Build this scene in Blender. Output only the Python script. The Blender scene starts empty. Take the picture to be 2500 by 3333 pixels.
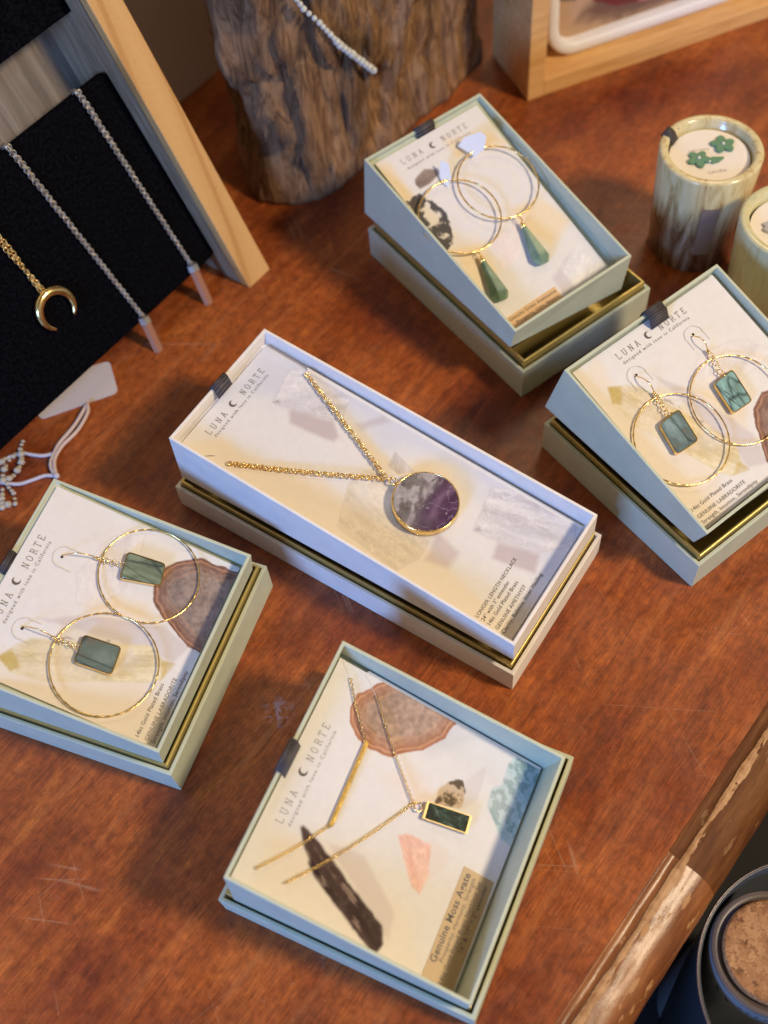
import bpy, bmesh, math, random
import numpy as np
from mathutils import Vector, Matrix

sc = bpy.context.scene
col = sc.collection
PI = math.pi
sc.unit_settings.system = 'METRIC'
sc.unit_settings.scale_length = 0.01          # one unit is one centimetre

# ------------------------------------------------------------------ camera
cd = bpy.data.cameras.new('camera')
cam = bpy.data.objects.new('camera', cd); col.objects.link(cam)
R_ = Vector((0.99201582, -0.10796, -0.06520)); F_ = Vector((0.0, 0.51685, -0.85608))
R_ = (R_ - F_ * R_.dot(F_)).normalized(); U_ = R_.cross(F_).normalized()
cam.matrix_world = Matrix(((R_.x, U_.x, -F_.x, 0), (R_.y, U_.y, -F_.y, 0), (R_.z, U_.z, -F_.z, 40), (0, 0, 0, 1)))
cd.sensor_fit = 'VERTICAL'; cd.sensor_height = 36; cd.sensor_width = 27
cd.lens = 3695.947 / 3333.333 * 36
cd.clip_start = 0.5; cd.clip_end = 2000
cd.dof.use_dof = True; cd.dof.focus_distance = 42.2; cd.dof.aperture_fstop = 0.075
sc.camera = cam

# ------------------------------------------------------------------ world and lights
w = bpy.data.worlds.new('World'); sc.world = w; w.use_nodes = True
nt = w.node_tree; bg = nt.nodes['Background']
tc = nt.nodes.new('ShaderNodeTexCoord'); nz = nt.nodes.new('ShaderNodeTexNoise'); cr = nt.nodes.new('ShaderNodeValToRGB')
nz.inputs['Scale'].default_value = 1.6; nz.inputs['Detail'].default_value = 1.0
cr.color_ramp.elements[0].position = .38; cr.color_ramp.elements[0].color = (.30, .22, .17, 1)
cr.color_ramp.elements[1].position = .66; cr.color_ramp.elements[1].color = (1.5, 1.42, 1.4, 1)
nt.links.new(tc.outputs['Generated'], nz.inputs['Vector']); nt.links.new(nz.outputs['Fac'], cr.inputs['Fac'])
nt.links.new(cr.outputs['Color'], bg.inputs['Color']); bg.inputs['Strength'].default_value = 0.21

def area(name, direction, dist, size, color, power, target=(0, 24, 0)):
    l = bpy.data.lights.new(name, 'AREA'); l.shape = 'DISK'; l.size = size; l.color = color; l.energy = power
    o = bpy.data.objects.new(name, l); col.objects.link(o)
    d = Vector(direction).normalized(); o.location = Vector(target) + d * dist
    o.rotation_euler = (-d).to_track_quat('-Z', 'Y').to_euler()
    return o
area('warm_lamp', (1.0, -0.46, 1.18), 150, 22, (1.0, .80, .54), 188000)
area('window_light', (-0.60, -0.75, 0.42), 95, 24, (.20, .43, 1.0), 84000, (-1, 17, 1))
area('ceiling_lamp', (0.5, 0.7, 1.4), 130, 26, (1.0, .78, .50), 24000, (6, 47, 0))

sc.view_settings.view_transform = 'Standard'; sc.view_settings.look = 'None'
sc.view_settings.exposure = 0.0; sc.view_settings.gamma = 1.0
sc.cycles.max_bounces = 8

# ------------------------------------------------------------------ material helpers
def mat(name, color=(.5, .5, .5), rough=.5, metal=0., **kw):
    m = bpy.data.materials.new(name); m.use_nodes = True
    b = m.node_tree.nodes['Principled BSDF']
    b.inputs['Base Color'].default_value = (*color, 1); b.inputs['Roughness'].default_value = rough
    b.inputs['Metallic'].default_value = metal
    for k, v in kw.items(): b.inputs[k.replace('_', ' ')].default_value = v
    return m
def N(m, t, **kw):
    n = m.node_tree.nodes.new(t)
    for k, v in kw.items():
        if hasattr(n, k) and not k[0].isupper(): setattr(n, k, v)
        else: n.inputs[k.replace('_', ' ')].default_value = v
    return n
def Lk(m, a, b): m.node_tree.links.new(a, b)
def bsdf(m): return m.node_tree.nodes['Principled BSDF']
def ramp(m, stops, src=None):
    r = m.node_tree.nodes.new('ShaderNodeValToRGB'); e = r.color_ramp.elements
    while len(e) > 1: e.remove(e[-1])
    e[0].position = stops[0][0]; e[0].color = (*stops[0][1], 1)
    for p, c in stops[1:]:
        x = e.new(p); x.color = (*c, 1)
    if src is not None: Lk(m, src, r.inputs['Fac'])
    return r
def mapping(m, scale=(1, 1, 1), rot=(0, 0, 0), coord='Object'):
    t = N(m, 'ShaderNodeTexCoord'); mp = N(m, 'ShaderNodeMapping')
    mp.inputs['Scale'].default_value = scale; mp.inputs['Rotation'].default_value = rot
    Lk(m, t.outputs[coord], mp.inputs['Vector']); return mp
def noise(m, vec, scale, detail=4, rough=.55, dist=0.):
    n = N(m, 'ShaderNodeTexNoise'); n.inputs['Scale'].default_value = scale; n.inputs['Detail'].default_value = detail
    n.inputs['Roughness'].default_value = rough; n.inputs['Distortion'].default_value = dist
    if vec is not None: Lk(m, vec.outputs['Vector'], n.inputs['Vector'])
    return n
def mix(m, fac, a, b, mode='MIX'):
    x = m.node_tree.nodes.new('ShaderNodeMix'); x.data_type = 'RGBA'; x.blend_type = mode
    for sock, v in ((x.inputs[0], fac), (x.inputs[6], a), (x.inputs[7], b)):
        if hasattr(v, 'is_linked') or isinstance(v, bpy.types.NodeSocket): Lk(m, v, sock)
        elif isinstance(v, (int, float)): sock.default_value = v
        else: sock.default_value = (*v, 1)
    return x.outputs[2]
def bump(m, src, strength=.2, dist=.02):
    b = N(m, 'ShaderNodeBump'); b.inputs['Strength'].default_value = strength; b.inputs['Distance'].default_value = dist
    Lk(m, src, b.inputs['Height']); Lk(m, b.outputs['Normal'], bsdf(m).inputs['Normal']); return b

def paper(name, c, rough=.62):
    m = mat(name, c, rough); mp = mapping(m)
    n = noise(m, mp, 1.1, 3); c2 = tuple(x * .93 for x in c)
    Lk(m, ramp(m, [(.35, c2), (.65, c)], n.outputs['Fac']).outputs['Color'], bsdf(m).inputs['Base Color'])
    f = noise(m, mp, 28, 3); bump(m, f.outputs['Fac'], .12, .01); return m
M_sage = paper('sage_paper', (.52, .56, .435))
M_cream = paper('cream_paper', (.82, .77, .73))
M_gold = mat('gold', (.95, .68, .28), .22, 1.)
n_ = noise(M_gold, mapping(M_gold), 9, 2); bump(M_gold, n_.outputs['Fac'], .25, .02)
M_foil = mat('gold_foil', (.58, .45, .16), .38, .85)
n_ = noise(M_foil, mapping(M_foil), 2.2, 2); bump(M_foil, n_.outputs['Fac'], .12, .05)
M_silver = mat('silver', (.72, .66, .58), .3, 1.)
M_foam = mat('dark_foam', (.03, .03, .032), .9)
M_ink = mat('ink', (.10, .085, .085), .6)
M_inklight = mat('grey_ink', (.23, .20, .21), .6)
M_ribbon = mat('grosgrain', (.050, .042, .052), .5)
mp = mapping(M_ribbon, (1, 1, 1)); wv = N(M_ribbon, 'ShaderNodeTexWave'); wv.inputs['Scale'].default_value = 4.2; wv.bands_direction = 'Y'
Lk(M_ribbon, mp.outputs['Vector'], wv.inputs['Vector']); bump(M_ribbon, wv.outputs['Fac'], .9, .03)
Lk(M_ribbon, ramp(M_ribbon, [(.2, (.030, .025, .03)), (.8, (.085, .075, .085))], wv.outputs['Fac']).outputs['Color'], bsdf(M_ribbon).inputs['Base Color'])
M_print = mat('printed_card', rough=.7); M_print.node_tree.nodes['Principled BSDF'].inputs['Specular IOR Level'].default_value = .12
at = N(M_print, 'ShaderNodeAttribute', attribute_name='print'); Lk(M_print, at.outputs['Color'], bsdf(M_print).inputs['Base Color'])
n_ = noise(M_print, mapping(M_print), 16, 3); bump(M_print, n_.outputs['Fac'], .16, .012)
M_cardedge = mat('card_edge', (.78, .75, .70), .7)

# ------------------------------------------------------------------ object helpers
def tag(o, label, cat, group=None, kind=None):
    o['label'] = label; o['category'] = cat
    if group: o['group'] = group
    if kind: o['kind'] = kind
    return o
def structure(o): o['kind'] = 'structure'; return o
def empty(name, M=None, loc=(0, 0, 0)):
    o = bpy.data.objects.new(name, None); col.objects.link(o); o.empty_display_size = .5
    o.matrix_world = M if M is not None else Matrix.Translation(loc); return o
class MB:
    def __init__(s): s.v = []; s.f = []
    def add(s, v, f):
        k = len(s.v); s.v += [tuple(x) for x in v]; s.f += [tuple(i + k for i in q) for q in f]
    def box(s, x0, x1, y0, y1, z0, z1):
        s.add([(x0, y0, z0), (x1, y0, z0), (x1, y1, z0), (x0, y1, z0), (x0, y0, z1), (x1, y0, z1), (x1, y1, z1), (x0, y1, z1)],
              [(3, 2, 1, 0), (4, 5, 6, 7), (0, 1, 5, 4), (1, 2, 6, 5), (2, 3, 7, 6), (3, 0, 4, 7)])
    def prism(s, pts, z0, z1):
        n = len(pts); s.add([(x, y, z0) for x, y in pts] + [(x, y, z1) for x, y in pts],
              [tuple(range(n))[::-1], tuple(range(n, 2 * n))] + [(i, (i + 1) % n, n + (i + 1) % n, n + i) for i in range(n)])
    def tube(s, pts, r, seg=8, closed=False):
        P = [Vector(p) for p in pts]; n = len(P); rr = r if hasattr(r, '__len__') else [r] * n
        T = []
        for i in range(n):
            a = P[(i - 1) % n] if (closed or i > 0) else P[i]; b = P[(i + 1) % n] if (closed or i < n - 1) else P[i]
            T.append((b - a).normalized())
        up = Vector((0, 0, 1)) if abs(T[0].z) < .9 else Vector((1, 0, 0)); u = T[0].cross(up).normalized(); V = []
        for i in range(n):
            u = (u - T[i] * u.dot(T[i])).normalized(); q = T[i].cross(u)
            for k in range(seg):
                a = 2 * PI * k / seg; V.append(P[i] + (u * math.cos(a) + q * math.sin(a)) * rr[i])
        Fc = []
        for i in range(n if closed else n - 1):
            j = (i + 1) % n
            for k in range(seg): Fc.append((i * seg + k, i * seg + (k + 1) % seg, j * seg + (k + 1) % seg, j * seg + k))
        if not closed: Fc += [tuple(range(seg))[::-1], tuple((n - 1) * seg + k for k in range(seg))]
        s.add(V, Fc)
    def ring(s, c, normal, R, r, n=14, seg=6, sx=1.):
        c = Vector(c); nn = Vector(normal).normalized(); a = nn.orthogonal().normalized() if not isinstance(sx, tuple) else (Vector(sx[1]) - nn * nn.dot(Vector(sx[1]))).normalized()
        e = sx[0] if isinstance(sx, tuple) else sx; b = nn.cross(a)
        s.tube([c + a * (R * e * math.cos(2 * PI * i / n)) + b * (R * math.sin(2 * PI * i / n)) for i in range(n)], r, seg, True)
    def ball(s, c, r, n=8, m=6, sc=(1, 1, 1)):
        V = [(c[0], c[1], c[2] + r * sc[2])]
        for j in range(1, m):
            for i in range(n):
                t = PI * j / m; a = 2 * PI * i / n; V.append((c[0] + r * sc[0] * math.sin(t) * math.cos(a), c[1] + r * sc[1] * math.sin(t) * math.sin(a), c[2] + r * sc[2] * math.cos(t)))
        V.append((c[0], c[1], c[2] - r * sc[2])); Fc = []
        for i in range(n): Fc.append((0, 1 + i, 1 + (i + 1) % n)); Fc.append((len(V) - 1, 1 + (m - 2) * n + (i + 1) % n, 1 + (m - 2) * n + i))
        for j in range(m - 2):
            for i in range(n): a = 1 + j * n + i; b = 1 + j * n + (i + 1) % n; Fc.append((a, a + n, b + n, b))
        s.add(V, Fc)
    def lathe(s, prof, n=48, c=(0, 0)):
        V = [(c[0] + r * math.cos(2 * PI * i / n), c[1] + r * math.sin(2 * PI * i / n), z) for r, z in prof for i in range(n)]
        Fc = [(j * n + i, j * n + (i + 1) % n, (j + 1) * n + (i + 1) % n, (j + 1) * n + i) for j in range(len(prof) - 1) for i in range(n)]
        Fc += [tuple(range(n))[::-1], tuple((len(prof) - 1) * n + i for i in range(n))]; s.add(V, Fc)
    def build(s, name, m, parent=None, smooth=False, bevel=0, seg=2, M=None):
        me = bpy.data.meshes.new(name); me.from_pydata(s.v, [], s.f); me.update()
        bm = bmesh.new(); bm.from_mesh(me); bmesh.ops.recalc_face_normals(bm, faces=bm.faces); bm.to_mesh(me); bm.free()
        if m: me.materials.append(m)
        if smooth:
            for p in me.polygons: p.use_smooth = True
        o = bpy.data.objects.new(name, me); col.objects.link(o)
        if parent: o.parent = parent
        if M is not None: o.matrix_world = M
        if bevel:
            b = o.modifiers.new('bevel', 'BEVEL'); b.width = bevel; b.segments = seg; b.limit_method = 'ANGLE'; b.angle_limit = math.radians(40)
        return o
def frameM(o, u, v):
    u = Vector(u).normalized(); v = Vector(v); v = (v - u * v.dot(u)).normalized(); n = u.cross(v)
    return Matrix(((u.x, v.x, n.x, o[0]), (u.y, v.y, n.y, o[1]), (u.z, v.z, n.z, o[2]), (0, 0, 0, 1)))
def open_box(W, L, H, t, fl):
    b = MB(); a, c = W / 2, L / 2; i, k = a - t, c - t
    R = lambda x, y, z: [(-x, -y, z), (x, -y, z), (x, y, z), (-x, y, z)]
    b.add(R(a, c, 0) + R(a, c, H) + R(i, k, H) + R(i, k, fl),
          [(3, 2, 1, 0), (12, 13, 14, 15)] + [(j, (j + 1) % 4, 4 + (j + 1) % 4, 4 + j) for j in range(4)] +
          [(4 + j, 4 + (j + 1) % 4, 8 + (j + 1) % 4, 8 + j) for j in range(4)] + [(8 + j, 8 + (j + 1) % 4, 12 + (j + 1) % 4, 12 + j) for j in range(4)])
    return b

# ------------------------------------------------------------------ printing (colour laid on a card's own surface)
def vnoise(X, Y, seed, ox=0):
    rs = np.random.RandomState(seed); G = rs.rand(64, 64)
    xi = np.floor(X).astype(int); yi = np.floor(Y).astype(int); fx = X - xi; fy = Y - yi
    fx = fx * fx * (3 - 2 * fx); fy = fy * fy * (3 - 2 * fy)
    g = lambda a, b: G[a % 64, b % 64]
    return (g(xi, yi) * (1 - fx) + g(xi + 1, yi) * fx) * (1 - fy) + (g(xi, yi + 1) * (1 - fx) + g(xi + 1, yi + 1) * fx) * fy
def fbm(X, Y, s, seed, o=4):
    r = 0; a = .5; t = 0
    for k in range(o): r = r + a * vnoise(X * s + 7.3 * k, Y * s + 3.1 * k, seed + k); t += a; a *= .5; s *= 2
    return r / t
def sm(e0, e1, x):
    t = np.clip((x - e0) / (e1 - e0), 0, 1); return t * t * (3 - 2 * t)
class Print:
    def __init__(s, x0, x1, y0, y1, step=.035, paper=(.725, .705, .695)):
        nx = int((x1 - x0) / step) + 2; ny = int((y1 - y0) / step) + 2
        s.xs = np.linspace(x0, x1, nx); s.ys = np.linspace(y0, y1, ny); s.X, s.Y = np.meshgrid(s.xs, s.ys); s.b = (x0, x1, y0, y1)
        s.C = np.ones(s.X.shape + (3,)) * np.array(paper)
        s.C *= (1 - .035 * (fbm(s.X, s.Y, 5, 3)[..., None] - .5) * 2)
    def sd(s, pts, wob=0., ws=3., seed=11):
        X = s.X + wob * (fbm(s.X, s.Y, ws, seed) - .5) * 2; Y = s.Y + wob * (fbm(s.X, s.Y, ws, seed + 9) - .5) * 2
        D = np.full(X.shape, 1e9); I = np.zeros(X.shape, bool); n = len(pts)
        for i in range(n):
            (ax, ay), (bx, by) = pts[i], pts[(i + 1) % n]; dx, dy = bx - ax, by - ay
            t = np.clip(((X - ax) * dx + (Y - ay) * dy) / (dx * dx + dy * dy + 1e-9), 0, 1)
            D = np.minimum(D, np.hypot(X - ax - t * dx, Y - ay - t * dy))
            if ay != by: I ^= ((ay > Y) != (by > Y)) & (X < (bx - ax) * (Y - ay) / (by - ay) + ax)
        return np.where(I, D, -D)
    def lay(s, mask, colr, alpha=1.):
        a = (mask * alpha)[..., None]; s.C = s.C * (1 - a) + np.array(colr) * a if not isinstance(colr, np.ndarray) else s.C * (1 - a) + colr * a
    def wash(s, pts, colr, alpha, soft=.4, wob=.3, seed=5): s.lay(sm(-soft, soft, s.sd(pts, wob, 1.2, seed)), colr, alpha)
    def crystal(s, pts, c1, c2, alpha, ang=0., seed=20, edge=None):
        d = s.sd(pts, .04, 3, seed); m = sm(-.02, .05, d)
        ca, sa = math.cos(ang), math.sin(ang); a = s.X * ca + s.Y * sa; b = -s.X * sa + s.Y * ca
        t = fbm(a * .35, b * 2.2, 1.3, seed, 5); t = np.clip((t - .3) * 2.4, 0, 1)
        fac = (np.floor(vnoise(a * .3, b * 1.6, seed + 30) * 4) / 4); t = np.clip(.6 * t + .4 * fac, 0, 1)
        cc = np.array(c1) * (1 - t[..., None]) + np.array(c2) * t[..., None]
        rg = 1 - np.abs(2 * fbm(a * .6, b * 1.6, 2.6, seed + 50, 5) - 1); vein = np.clip((rg - .90) / .10, 0, 1)[..., None] * .28
        cc = cc * (1 - vein) + np.clip(np.array(c2) * 1.25 + .04, 0, 1) * vein; gr = fbm(s.X, s.Y, 9, seed + 70, 3)[..., None]; cc = cc * (.88 + .24 * gr)
        m = sm(-.05, .07, d + .05 * (fbm(s.X, s.Y, 4, seed + 8, 3) - .5)); m = m * (.62 + .38 * sm(.3, .55, fbm(s.X, s.Y, .9, seed + 90, 3)) if alpha < .95 else 1)
        s.lay(m, cc, alpha)
        if edge: s.lay(np.exp(-(d / .03) ** 2), edge, alpha * .6)
    def agate(s, pts, seed=40, core=(.27, .21, .19), rim=(.17, .055, .025), band=(.55, .30, .19)):
        d = s.sd(pts, .10, 2.5, seed); m = sm(-.015, .03, d)
        t = fbm(s.X, s.Y, 2.0, seed, 5); f = fbm(s.X, s.Y, 7, seed + 3, 4)
        cc = np.array(core) * (.55 + .9 * f[..., None]) * (.75 + .5 * t[..., None])
        k = np.clip(1 - d / .62, 0, 1)[..., None]; cc = cc * (1 - k * .75) + np.array(rim) * k * .75 * (1.1 - .2 * f[..., None]) * 1.25
        rings = (.5 + .5 * np.sin(d * 34 + t * 7)) * sm(1.1, .1, d); cc = cc * (1 - .22 * rings[..., None])
        for p, wd, a in ((.13, .028, .75), (.30, .02, .35), (.50, .03, .4)):
            q = (np.exp(-((d - p - .05 * (t - .5)) / wd) ** 2) * a)[..., None]; cc = cc * (1 - q) + np.array(band) * q
        s.lay(m, cc, 1)
    def speck(s, pts, dark, light, scale, thr, alpha=1, seed=60, wob=.08):
        m = sm(-.02, .04, s.sd(pts, wob, 4, seed)); t = sm(thr - .06, thr + .06, fbm(s.X, s.Y, scale, seed, 4))[..., None]
        s.lay(m, np.array(dark) * (1 - t) + np.array(light) * t, alpha)
    def build(s, name, parent, z):
        ny, nx = s.X.shape; V = np.stack([s.X.ravel(), s.Y.ravel(), np.full(nx * ny, z)], 1)
        i = (np.arange(ny - 1)[:, None] * nx + np.arange(nx - 1)[None, :]).ravel(); Fc = np.stack([i, i + 1, i + nx + 1, i + nx], 1)
        me = bpy.data.meshes.new(name); me.vertices.add(len(V)); me.vertices.foreach_set('co', V.ravel())
        me.loops.add(Fc.size); me.loops.foreach_set('vertex_index', Fc.ravel().astype(np.int32))
        me.polygons.add(len(Fc)); me.polygons.foreach_set('loop_start', (np.arange(len(Fc)) * 4).astype(np.int32))
        me.update(calc_edges=True)
        at = me.color_attributes.new('print', 'FLOAT_COLOR', 'POINT'); c = np.ones((len(V), 4)); c[:, :3] = np.clip(s.C.reshape(-1, 3), 0, 1)
        at.data.foreach_set('color', c.ravel().astype(np.float32)); me.materials.append(M_print)
        o = bpy.data.objects.new(name, me); col.objects.link(o); o.parent = parent; return o

def text_mesh(lines, name, m, parent, z=.012, bold=0., spc=1.06):
    """lines: (string, x0, x1, y, height) set left to right along +x; one mesh"""
    dg = bpy.context.evaluated_depsgraph_get(); r = None
    for s, x0, x1, y, *hh in lines:
        cu = bpy.data.curves.new('t', 'FONT'); cu.body = s; cu.size = 1; cu.offset = bold; cu.space_word = 1.0; cu.space_character = spc; cu.resolution_u = 3
        o = bpy.data.objects.new('t', cu); col.objects.link(o); dg.update(); bpy.context.view_layer.update()
        me = o.evaluated_get(bpy.context.evaluated_depsgraph_get()).to_mesh(); vs = [v.co.copy() for v in me.vertices]; fs = [tuple(p.vertices) for p in me.polygons]
        b = MB(); mx = min(v.x for v in vs); Mx = max(v.x for v in vs); k = (x1 - x0) / (Mx - mx); ky = hh[0] if hh else k
        b.add([(x0 + (v.x - mx) * k, y + v.y * ky, z) for v in vs], fs)
        o.evaluated_get(bpy.context.evaluated_depsgraph_get()).to_mesh_clear(); bpy.data.objects.remove(o); bpy.data.curves.remove(cu)
        r = b.build(name, m, parent)
    return r
GL = {'L': [[(.15, 1), (.15, 0), (.75, 0), (.75, .16)], [(0, 1), (.32, 1)]],
      'U': [[(.12, 1), (.12, .25), (.28, 0), (.55, 0), (.72, .25), (.72, 1)], [(0, 1), (.26, 1)], [(.58, 1), (.86, 1)]],
      'N': [[(.12, 0), (.12, 1), (.7, 0), (.7, 1)], [(0, 0), (.26, 0)], [(.58, 1), (.84, 1)], [(0, 1), (.14, 1)]],
      'A': [[(.08, 0), (.42, 1), (.76, 0)], [(.2, .34), (.64, .34)], [(-.04, 0), (.22, 0)], [(.62, 0), (.88, 0)]],
      'O': [[(.4 + .36 * math.cos(a * PI / 6), .5 + .5 * math.sin(a * PI / 6)) for a in range(13)]],
      'R': [[(.12, 0), (.12, 1), (.5, 1), (.66, .88), (.66, .64), (.5, .5), (.12, .5)], [(.45, .5), (.74, 0), (.84, 0)], [(0, 0), (.28, 0)], [(0, 1), (.14, 1)]],
      'T': [[(.4, 0), (.4, 1)], [(.04, .82), (.04, 1), (.78, 1), (.78, .82)], [(.26, 0), (.54, 0)]],
      'E': [[(.14, 0), (.14, 1)], [(0, 1), (.68, 1), (.68, .82)], [(.14, .52), (.5, .52)], [(0, 0), (.72, 0), (.72, .18)]]}
def brand(parent, y, moon=(-.24, 3.3), tagy=2.95, h=.25, wd=.018, z=.012, dark=M_ink):
    for s, xs in (('LUNA', (-1.80, -1.49, -1.16, -.84)), ('NORTE', (.42, .73, 1.04, 1.33, 1.64))):
        b = MB()
        for ch, x in zip(s, xs):
            for st in GL[ch]:
                for p, q in zip(st[:-1], st[1:]):
                    ax, ay, bx, by = x + (p[0] - .4) * h * .8, y + p[1] * h, x + (q[0] - .4) * h * .8, y + q[1] * h
                    dx, dy = bx - ax, by - ay; L = math.hypot(dx, dy) or 1; ex, ey = dx / L * wd * .4, dy / L * wd * .4; nx, ny = -dy / L * wd / 2, dx / L * wd / 2
                    b.add([(ax - ex + nx, ay - ey + ny, z), (ax - ex - nx, ay - ey - ny, z), (bx + ex - nx, by + ey - ny, z), (bx + ex + nx, by + ey + ny, z)], [(0, 1, 2, 3)])
        b.build('brand_lettering', dark, parent)
    c = MB(); pts = []; R = .155; mx, my = moon
    for i in range(25): a = math.radians(50 + 260 * i / 24); pts.append((mx + R * math.cos(a), my + R * math.sin(a)))
    for i in range(25):
        a = math.radians(302 - 244 * i / 24); pts.append((mx + .062 + .118 * math.cos(a), my + .118 * math.sin(a)))
    n = 25
    c.add([(x, y_, z) for x, y_ in pts], [(i, i + 1, 48 - i, 49 - i) for i in range(24)]); c.build('moon_emblem', M_ink, parent)
    text_mesh([('designed with love in California', -1.83, 1.63, tagy)], 'tagline_lettering', dark, parent, bold=-.008, spc=1.30)

# ------------------------------------------------------------------ table
M_wood = mat('stained_table_wood', rough=.34)
M_wood_b = bsdf(M_wood)
def wood(m, c_dark, c_mid, c_light, rot):
    mp = mapping(m, (.075, 1, 1), (0, 0, 0)); 
    # rotate first so x follows the grain
    t = m.node_tree.nodes.new('ShaderNodeVectorRotate'); t.rotation_type = 'Z_AXIS'; t.inputs['Angle'].default_value = -rot
    tcn = N(m, 'ShaderNodeTexCoord'); Lk(m, tcn.outputs['Object'], t.inputs['Vector'])
    for l in list(mp.inputs['Vector'].links): m.node_tree.links.remove(l)
    Lk(m, t.outputs['Vector'], mp.inputs['Vector'])
    fine = noise(m, mp, 15, 6, .75, .3); big = N(m, 'ShaderNodeTexNoise'); big.inputs['Scale'].default_value = .16; big.inputs['Detail'].default_value = 4
    Lk(m, t.outputs['Vector'], big.inputs['Vector'])
    mp2 = N(m, 'ShaderNodeMapping'); mp2.inputs['Scale'].default_value = (.12, .5, 1); Lk(m, t.outputs['Vector'], mp2.inputs['Vector'])
    med = noise(m, mp2, 1.6, 5, .6, 1.2)
    mot = N(m, 'ShaderNodeTexNoise'); mot.inputs['Scale'].default_value = 2.6; mot.inputs['Detail'].default_value = 6; mot.inputs['Roughness'].default_value = .7; Lk(m, t.outputs['Vector'], mot.inputs['Vector'])
    base = ramp(m, [(.30, c_dark), (.5, c_mid), (.70, c_light)], med.outputs['Fac']).outputs['Color']
    base = mix(m, .5, base, ramp(m, [(.35, c_dark), (.62, c_light)], big.outputs['Fac']).outputs['Color'])
    base = mix(m, .80, base, ramp(m, [(.33, (.50, .43, .40)), (.5, (.95, .95, .95)), (.66, (1.4, 1.38, 1.35))], fine.outputs['Fac']).outputs['Color'], 'MULTIPLY')
    base = mix(m, .75, base, ramp(m, [(.34, (.60, .52, .50)), (.60, (1.25, 1.22, 1.15))], mot.outputs['Fac']).outputs['Color'], 'MULTIPLY')
    # long dark pore lines and pale growth lines along the boards
    mp3 = N(m, 'ShaderNodeMapping'); mp3.inputs['Scale'].default_value = (.03, 1, 1); Lk(m, t.outputs['Vector'], mp3.inputs['Vector'])
    po = noise(m, mp3, 6.5, 3, .5, .1); base = mix(m, ramp(m, [(.62, (0, 0, 0)), (.70, (.38, .38, .38))], po.outputs['Fac']).outputs['Color'], base, (.055, .012, .005))
    mp4 = N(m, 'ShaderNodeMapping'); mp4.inputs['Scale'].default_value = (.10, 1, 1); Lk(m, t.outputs['Vector'], mp4.inputs['Vector'])
    wv_ = N(m, 'ShaderNodeTexWave'); wv_.bands_direction = 'Y'; wv_.inputs['Scale'].default_value = .13; wv_.inputs['Distortion'].default_value = 5.5; wv_.inputs['Detail'].default_value = 3; wv_.inputs['Detail Scale'].default_value = .7
    Lk(m, mp4.outputs['Vector'], wv_.inputs['Vector']); wm_ = ramp(m, [(.0, (.30, .30, .30)), (.045, (0, 0, 0))], wv_.outputs['Fac']).outputs['Color']; wm_ = mix(m, 1., wm_, ramp(m, [(.44, (0, 0, 0)), (.58, (1, 1, 1))], big.outputs['Fac']).outputs['Color'], 'MULTIPLY'); base = mix(m, wm_, base, (.48, .17, .05))
    return base, fine, t
base, fine, rotv = wood(M_wood, (.115, .0195, .006), (.25, .048, .0105), (.45, .128, .023), math.radians(47))
# scratches: thin pale lines in several directions
sc_mask = None
for ang, scl, thr in ((12, .5, .985), (-35, .42, .988), (75, .46, .99)):
    r = M_wood.node_tree.nodes.new('ShaderNodeVectorRotate'); r.rotation_type = 'Z_AXIS'; r.inputs['Angle'].default_value = math.radians(ang)
    tcn = N(M_wood, 'ShaderNodeTexCoord'); Lk(M_wood, tcn.outputs['Object'], r.inputs['Vector'])
    dn = noise(M_wood, None, .12, 2); 
    mp = N(M_wood, 'ShaderNodeMapping'); mp.inputs['Scale'].default_value = (.045, 1, 1); Lk(M_wood, r.outputs['Vector'], mp.inputs['Vector'])
    v = N(M_wood, 'ShaderNodeTexVoronoi', feature='DISTANCE_TO_EDGE'); v.inputs['Scale'].default_value = scl; Lk(M_wood, mp.outputs['Vector'], v.inputs['Vector'])
    q = ramp(M_wood, [(0, (1, 1, 1)), (.006, (0, 0, 0))], v.outputs['Distance']).outputs['Color']
    g = noise(M_wood, None, .33, 3); Lk(M_wood, tcn.outputs['Object'], g.inputs['Vector'])
    q = mix(M_wood, 1., q, ramp(M_wood, [(.55, (0, 0, 0)), (.68, (.62, .62, .62))], g.outputs['Fac']).outputs['Color'], 'MULTIPLY')
    sc_mask = q if sc_mask is None else mix(M_wood, 1., sc_mask, q, 'ADD')
base = mix(M_wood, sc_mask, base, (.44, .25, .15))
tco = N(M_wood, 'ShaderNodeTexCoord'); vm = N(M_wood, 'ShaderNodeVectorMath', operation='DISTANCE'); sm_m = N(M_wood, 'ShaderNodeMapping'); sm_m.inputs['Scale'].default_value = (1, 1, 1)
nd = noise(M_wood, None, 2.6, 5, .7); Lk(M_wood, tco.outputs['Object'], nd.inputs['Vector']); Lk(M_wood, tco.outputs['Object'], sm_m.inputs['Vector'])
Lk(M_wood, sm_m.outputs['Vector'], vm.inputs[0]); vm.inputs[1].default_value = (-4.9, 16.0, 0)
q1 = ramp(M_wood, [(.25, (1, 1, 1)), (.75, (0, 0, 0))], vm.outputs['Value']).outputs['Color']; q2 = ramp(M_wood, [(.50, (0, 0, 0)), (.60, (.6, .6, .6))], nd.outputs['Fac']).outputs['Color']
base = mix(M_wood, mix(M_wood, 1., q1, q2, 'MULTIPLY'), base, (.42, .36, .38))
dn2 = noise(M_wood, None, 9, 2, .5); Lk(M_wood, tco.outputs['Object'], dn2.inputs['Vector']); base = mix(M_wood, ramp(M_wood, [(.735, (0, 0, 0)), (.76, (.5, .5, .5))], dn2.outputs['Fac']).outputs['Color'], base, (.45, .34, .27))
Lk(M_wood, base, M_wood_b.inputs['Base Color'])
rr = noise(M_wood, None, .8, 5, .65); Lk(M_wood, rotv.outputs['Vector'], rr.inputs['Vector'])
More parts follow.
